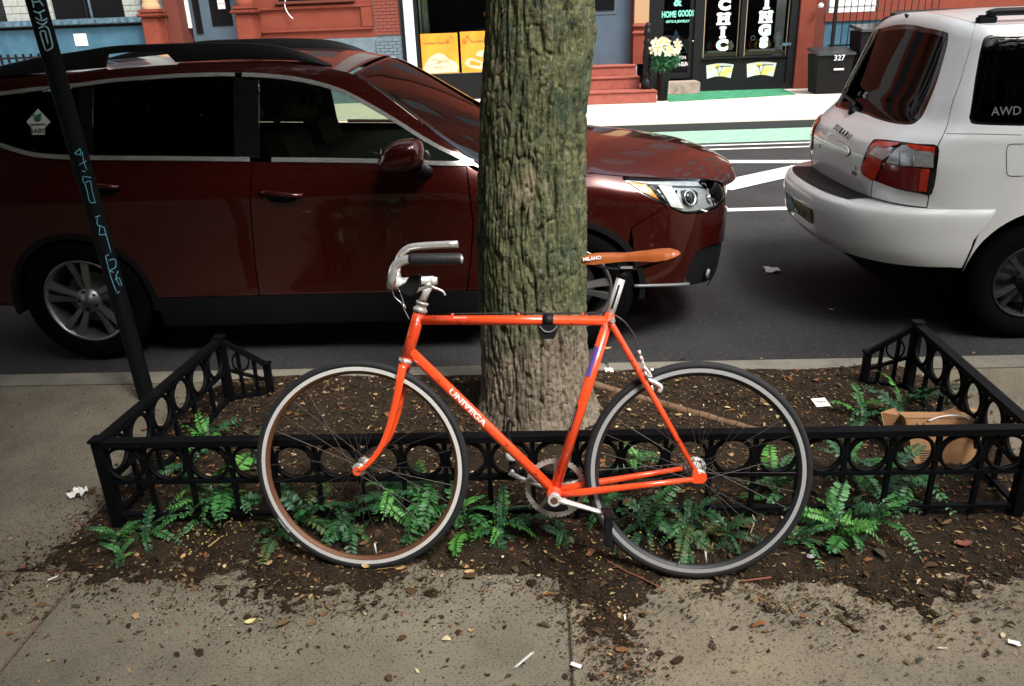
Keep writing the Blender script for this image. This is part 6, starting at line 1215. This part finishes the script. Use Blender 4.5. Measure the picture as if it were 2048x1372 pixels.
for a in [(445, 1030, 11, .165, 'large bright seedling left of the front wheel, before the guard', .13, None, ('leaf_a', 'leaf_a', 'leaf_c')), (395, 1050, 5, .13, 'low seedling between the left corner post and the large bright one', .05),
    (420, 905, 8, .14, 'seedling inside the guard near its left rear post', .07), (370, 960, 5, .10, 'small dark seedling just inside the left end of the front rail', .05, None, DK), (560, 1075, 5, .12, 'dark seedling against the left rim of the front wheel', .05, None, DK),
    (620, 1060, 8, .14, 'dark seedling behind the lower left of the front wheel', .08, None, DK), (700, 1065, 7, .13, 'dark seedling behind the bottom of the front wheel', .07, None, DK), (775, 1040, 9, .15, 'tall seedling below the front hub', .12), (850, 1040, 11, .16, 'tall bushy seedling behind the right half of the front wheel', .15),
    (935, 1065, 10, .14, 'bright seedling overlapping the right rim of the front wheel', .12, None, BR), (1005, 1075, 9, .14, 'seedling left of the chainring with drooping fronds', .08), (1130, 1085, 4, .09, 'small dark seedling under the crank', .03, None, DK), (1215, 1040, 7, .13, 'seedling just right of the crank behind the rear tyre', .10),
    (1290, 1080, 10, .15, 'bushy seedling behind the lower left of the rear wheel', .10, None, DK), (1370, 1090, 10, .15, 'broad seedling in the middle of the rear wheel', .08, None, DK), (1450, 1090, 7, .13, 'dark seedling right of the middle of the rear wheel', .06, None, DK), (1270, 960, 6, .12, 'seedling inside the guard under the seat stays', .07),
    (1545, 1010, 7, .14, 'thin seedling reaching up by the right rim of the rear wheel', .11), (1590, 1090, 6, .12, 'low dark seedling just right of the rear tyre', .04, None, DK), (1670, 1075, 9, .14, 'large bright seedling right of the rear wheel with arching fronds', .09, None, BR), (1745, 1070, 9, .16, 'seedling with long drooping fronds at the right of the bicycle', .10),
    (1700, 980, 6, .13, 'seedling inside the guard left of the cardboard box', .09), (1790, 985, 7, .14, 'seedling rising in front of the cardboard box', .09), (1790, 860, 8, .15, 'seedling behind the cardboard box', .10), (1720, 850, 5, .11, 'sparse seedling behind the left flap of the box', .06), (1890, 820, 5, .11, 'seedling against the right rear side of the guard', .06, None, DK),
    (240, 1085, 6, .09, 'small seedling at the foot of the left corner post', .04), (245, 1125, 4, .06, 'tiny seedling on the dirt left of the bicycle', .02), (300, 1075, 5, .09, 'small dark seedling right of the left corner post', .03, None, DK), (510, 950, 6, .11, 'seedling inside the guard left of the front tyre', .06, None, DK)]: seedling(*a)
# small yellow-green catkins under the plants, nobody could count them
V, F = [], []
for cx0, cy0, n in ((440, 1050, 60), (1000, 1060, 60), (860, 1030, 40), (1180, 1110, 40), (1300, 1100, 50), (400, 1080, 40), (1640, 1080, 30)):
    c = atZ(cx0, cy0, .03)
    for k in range(n):
        p = c+np.array([rnd.gauss(0, .06), rnd.gauss(0, .045), rnd.uniform(-.01, .05)]); a = rng.normal(size=3); a /= np.linalg.norm(a); b = np.cross(a, rng.normal(size=3)); b /= np.linalg.norm(b); s = rnd.uniform(.002, .0045); q = len(V); V += [p-a*s, p+b*s*.6, p+a*s, p-b*s*.6]; F.append((q, q+1, q+2, q+3))
me = bpy.data.meshes.new('fallen_leaflets'); me.from_pydata([tuple(q) for q in V], [], F); link('fallen_leaflets', me, mat('yellow_leaf', (.55, .48, .10), .6), kind='stuff')
# ------------------------------------------------------------------ cardboard box in the pit
TL, TR, BR_, BL_ = [atY(*p) for p in ((1810, 837, 2.61), (1948, 839, 2.61), (1958, 944, 2.555), (1832, 946, 2.56))]
bo = empty('cardboard_box', (BL_+BR_)/2, 'shallow brown cardboard box with two up arrows lying inside the right end of the guard', 'box')
def slabq(name, P, th, m='card'):
    P = [Vector([float(c) for c in p]) for p in P]; n = (P[1]-P[0]).cross(P[3]-P[0]).normalized()*th; return MB().add(P+[p+n for p in P], [(0, 1, 2, 3), (7, 6, 5, 4), (0, 4, 5, 1), (1, 5, 6, 2), (2, 6, 7, 3), (3, 7, 4, 0)]).build(name, m, bo)
dv = np.array([.008, .085, -.022]); up_ = np.array([0, .0, .004])
slabq('front_wall', [BL_, BR_, TR, TL], .003); slabq('rear_wall', [BL_+dv, BR_+dv, TR+dv, TL+dv], .003); slabq('left_wall', [BL_+.02*dv, BL_+.95*dv, TL+.95*dv, TL+.02*dv], .003, 'card'); slabq('right_wall', [BR_+.02*dv, BR_+.95*dv, TR+.95*dv, TR+.02*dv], .003)
slabq('top_flap', [TL+.06*dv+up_*.2, TR+.06*dv+up_*.2, TR+.9*dv+up_*2, TL+.9*dv+up_], .003); slabq('bottom_wall', [BL_+.05*dv, BR_+.05*dv, BR_+.9*dv, BL_+.9*dv], .003)
slabq('left_flap', [TL+.55*dv, TL+.95*dv+np.array([0, .02, .012]), atY(1763, 825, 2.70), atY(1772, 868, 2.66)], .003); slabq('rear_flap', [TL+dv+(TR-TL)*.60, TR+dv+up_, atY(1960, 822, 2.74), atY(1925, 812, 2.76)], .003)
pl_ = [atY(*p) for p in ((1855, 840, 2.606), (1875, 833, 2.62), (1900, 829, 2.63), (1925, 831, 2.62), (1938, 838, 2.606))]
MB().tube(crom([p-np.array([0, .006, 0]) for p in pl_], 4), .0035, 6, flat=.6).build('plastic_liner', 'paper', bo)
nf = np.cross(BR_-BL_, TL-BL_); nf /= np.linalg.norm(nf); nf = nf if nf[1] < 0 else -nf
def onbox(u, v): a = BL_+(BR_-BL_)*u; b_ = TL+(TR-TL)*u; return a+(b_-a)*v+nf*.0042
for u in (.155, .25): MB().add([onbox(u-.010, .70), onbox(u+.010, .70), onbox(u+.010, .86), onbox(u-.010, .86)], [(0, 1, 2, 3)]).add([onbox(u-.035, .84), onbox(u+.035, .84), onbox(u, .94)], [(0, 1, 2)]).build('printed_arrow', 'ink', bo)
MB().add([onbox(.11, .665), onbox(.33, .665), onbox(.33, .68), onbox(.11, .68)], [(0, 1, 2, 3)]).build('printed_line', 'ink', bo)
for k in range(8): MB().add([onbox(.10, .40-k*.043), onbox(.33-(k % 3)*.02, .40-k*.043), onbox(.33-(k % 3)*.02, .42-k*.043), onbox(.10, .42-k*.043)], [(0, 1, 2, 3)]).build('printed_line', 'ink', bo)
# ------------------------------------------------------------------ fallen branch, sticks and litter
P = [atZ(*p, .025) for p in [(1150, 760), (1200, 778), (1290, 803), (1400, 833), (1480, 855), (1560, 874), (1640, 900), (1672, 912)]]; P = crom(P, 5); P[:, 2] += np.interp(np.arange(len(P)), [0, len(P)], [.012, 0])
br = MB().tube(P, np.linspace(.021, .012, len(P))*(1+.12*np.sin(np.arange(len(P))*1.7)), 14).build('fallen_branch', 'wood_bare'); tag(br, 'bare brown fallen branch lying across the soil right of the tree trunk', 'branch')
def scrap(name, px, py, w_, h_, label, cat, m, z=.006, rot=0., seed=0, crumple=.004, n=6):
    c = atZ(px, py, z); sh = float(soil_h(np.array([c[0]]), np.array([c[1]]))[0]); c[2] = max(z, sh+.004); r = random.Random(seed+px); P = np.zeros((n, n, 3)); cr, sr = math.cos(rot), math.sin(rot)
    for i in range(n):
        for j in range(n):
            u = (i/(n-1)-.5)*w_*(1+r.uniform(-.12, .12)); v_ = (j/(n-1)-.5)*h_*(1+r.uniform(-.12, .12)); P[i, j] = (c[0]+u*cr-v_*sr, c[1]+u*sr+v_*cr, c[2]+r.uniform(0, crumple))
    return tag(MB().grid(P).build(name, m), label, cat)
scrap('tissue', 158, 990, .055, .05, 'crumpled white tissue on the sidewalk left of the guard corner', 'tissue', 'paper', crumple=.028, n=8)
scrap('paper_scrap', 1218, 748, .040, .045, 'torn white paper scrap on the soil right of the trunk', 'paper scrap', 'paper', crumple=.012)
cdq = atZ(1640, 817, .03); cdq[2] = float(soil_h(cdq[:1], cdq[1:2])[0])+.008
cd_ = empty('paper_card', cdq, 'small square white card with faint print on the soil', 'card'); MB().add([cdq+np.array([a*.031-b*.003, b*.032+a*.004, .004+.004*b]) for a, b in ((-1, -1), (1, -1), (1, 1), (-1, 1))], [(0, 1, 2, 3)]).build('card_face', 'paper', cd_)
text_obj('card_lettering', 'Thank', .016, frame(cdq+np.array([0, 0, .0065]), (1, .05, 0), (0, -.12, 1)), 'rust_rim', cd_, extrude=.0003)
def leafobj(px, py, L, rot, m, label, z=.003):
    c = atZ(px, py, z); c[2] = max(z, float(soil_h(c[:1], c[1:2])[0])+.004); r = random.Random(px); P = np.zeros((7, 5, 3)); cr, sr = math.cos(rot), math.sin(rot)
    for i in range(7):
        t = i/6; wd = L*.30*math.sin(math.pi*min(.99, .06+t*.94))**.8
        for j in range(5): s = (j/4-.5)*2; u, v_ = (t-.5)*L, s*wd; P[i, j] = (c[0]+u*cr-v_*sr, c[1]+u*sr+v_*cr, c[2]+.006*s*s+.01*(t-.5)**2+r.uniform(0, .001))
    return tag(MB().grid(P).build('fallen_leaf', m), label, 'leaf', 'fallen leaves on the pavement and dirt')
mat('leaf_yellow', (.52, .46, .20), .6); mat('leaf_tan', (.42, .27, .11), .7); mat('leaf_red', (.20, .06, .035), .7); mat('leaf_green_dry', (.26, .28, .12), .7)
for a in [(502, 1245, .034, .5, 'leaf_yellow', 'pale yellow leaf lying alone on the middle of the left slab'), (931, 1136, .030, -.4, 'leaf_tan', 'tan leaf on the dirt below and right of the front wheel'), (940, 1146, .034, .2, 'leaf_tan', 'tan leaf touching the lower edge of another below the front wheel'), (733, 1146, .030, -.3, 'leaf_tan', 'orange-tan leaf just under the front tyre'), (708, 1139, .022, .2, 'leaf_tan', 'small tan leaf under the left of the front tyre'),
    (1137, 1092, .055, 2.2, 'leaf_green_dry', 'curled greenish leaf on the dirt under the chainring'), (1925, 1098, .06, .1, 'leaf_red', 'dark reddish dry leaf on the dirt near the right edge'), (368, 1118, .028, 1.5, 'leaf_tan', 'upright tan leaf on the dirt left of the front wheel'), (1232, 1092, .03, .6, 'leaf_tan', 'tan leaf beside the hanging pedal'), (800, 1140, .04, .1, 'leaf_tan', 'long thin tan leaf right of the front tyre contact'), (290, 880-20, .03, .4, 'leaf_red', 'rusty red leaf on the sidewalk behind the guard left rail'), (1215, 708-10, .045, .2, 'leaf_tan', 'tan leaf by the kerb behind the seat tube')]: leafobj(*a)
def stick(pts, r, label, m='chip1', name='twig'):
    P = []
    for p in pts: c = atZ(*p, .006); c[2] = max(.004, float(soil_h(c[:1], c[1:2])[0])+.004)+rnd.uniform(0, .004); P.append(c)
    tag(MB().tube(crom(P, 4), r, 6).build(name, m), label, 'twig', 'twigs on the ground')
stick([(1478, 1178), (1510, 1182), (1545, 1200), (1580, 1230)], .0022, 'thin curved twig on the slab below the rear wheel'); stick([(1480, 1163), (1515, 1160), (1542, 1156)], .0032, 'reddish straight twig right of the rear tyre', 'leaf_red'); stick([(1212, 1130), (1245, 1148), (1290, 1165), (1330, 1182)], .0022, 'bent reddish twig on the dirt left of the rear tyre', 'leaf_red'); stick([(418, 1102), (442, 1086)], .0028, 'short orange-brown twig before the large left seedling', 'leaf_tan'); stick([(760, 1150), (790, 1138), (812, 1132)], .002, 'fine curved twig under the front tyre'); stick([(1985, 1195), (2040, 1225)], .0018, 'faint twig at the right edge of the slab'); stick([(1500, 1075), (1508, 1052), (1503, 1040)], .0016, 'upright straw stalk behind the rear rim', 'chip5')
scrap('cigarette_butt', 106, 1156, .028, .008, 'white cigarette butt on the left slab', 'cigarette butt', 'paper', rot=.7, crumple=.001); scrap('wood_chip', 1152, 1330, .030, .012, 'pale rectangular wood chip beside the slab joint', 'wood chip', 'decal_white', rot=-.45, crumple=.001); scrap('plastic_strip', 1048, 1320, .075, .007, 'clear plastic strip on the slab left of the joint', 'plastic strip', 'rim_silver', rot=.85, crumple=.001)
scrap('paper_bit', 2028, 1285, .030, .016, 'cream paper bit near the lower right corner', 'paper scrap', 'decal_white', rot=-.5, crumple=.002); scrap('straw_bit', 1885, 1296, .024, .004, 'short pale straw bit on the right slab', 'straw', 'poster_white', crumple=.001); scrap('paper_bit', 1620, 1122, .022, .018, 'white paper bit on the dirt right of the rear wheel', 'paper scrap', 'paper', crumple=.008); scrap('bottle_cap', 660, 1003, .020, .009, 'pinkish red plastic bit among plants in the front wheel', 'plastic bit', 'orange_paint', z=.03, crumple=.004)
scrap('shell_bit', 1250, 1235, .006, .022, 'curly white shred in the dirt filled joint', 'shred', 'paper', crumple=.006)
c = atZ(1544, 543, RZ); P = np.array([[(c[0]+.03*(i-1.5)*(1+.3*rnd.random()), c[1]+.03*(j-1.5)*(1+.3*rnd.random()), RZ+.006+rnd.uniform(0, .02)) for j in range(4)] for i in range(4)]); tag(MB().grid(P).build('paper_bit', 'paper'), 'white paper bit on the asphalt between the two cars', 'paper scrap')
c = atZ(1662, 620, RZ); P = np.array([[(c[0]+.012*(i-1), c[1]+.012*(j-1), RZ+.006) for j in range(3)] for i in range(3)]); tag(MB().grid(P).build('paper_bit', 'paper'), 'tiny white bit on the asphalt near the right of the kerb', 'paper scrap')
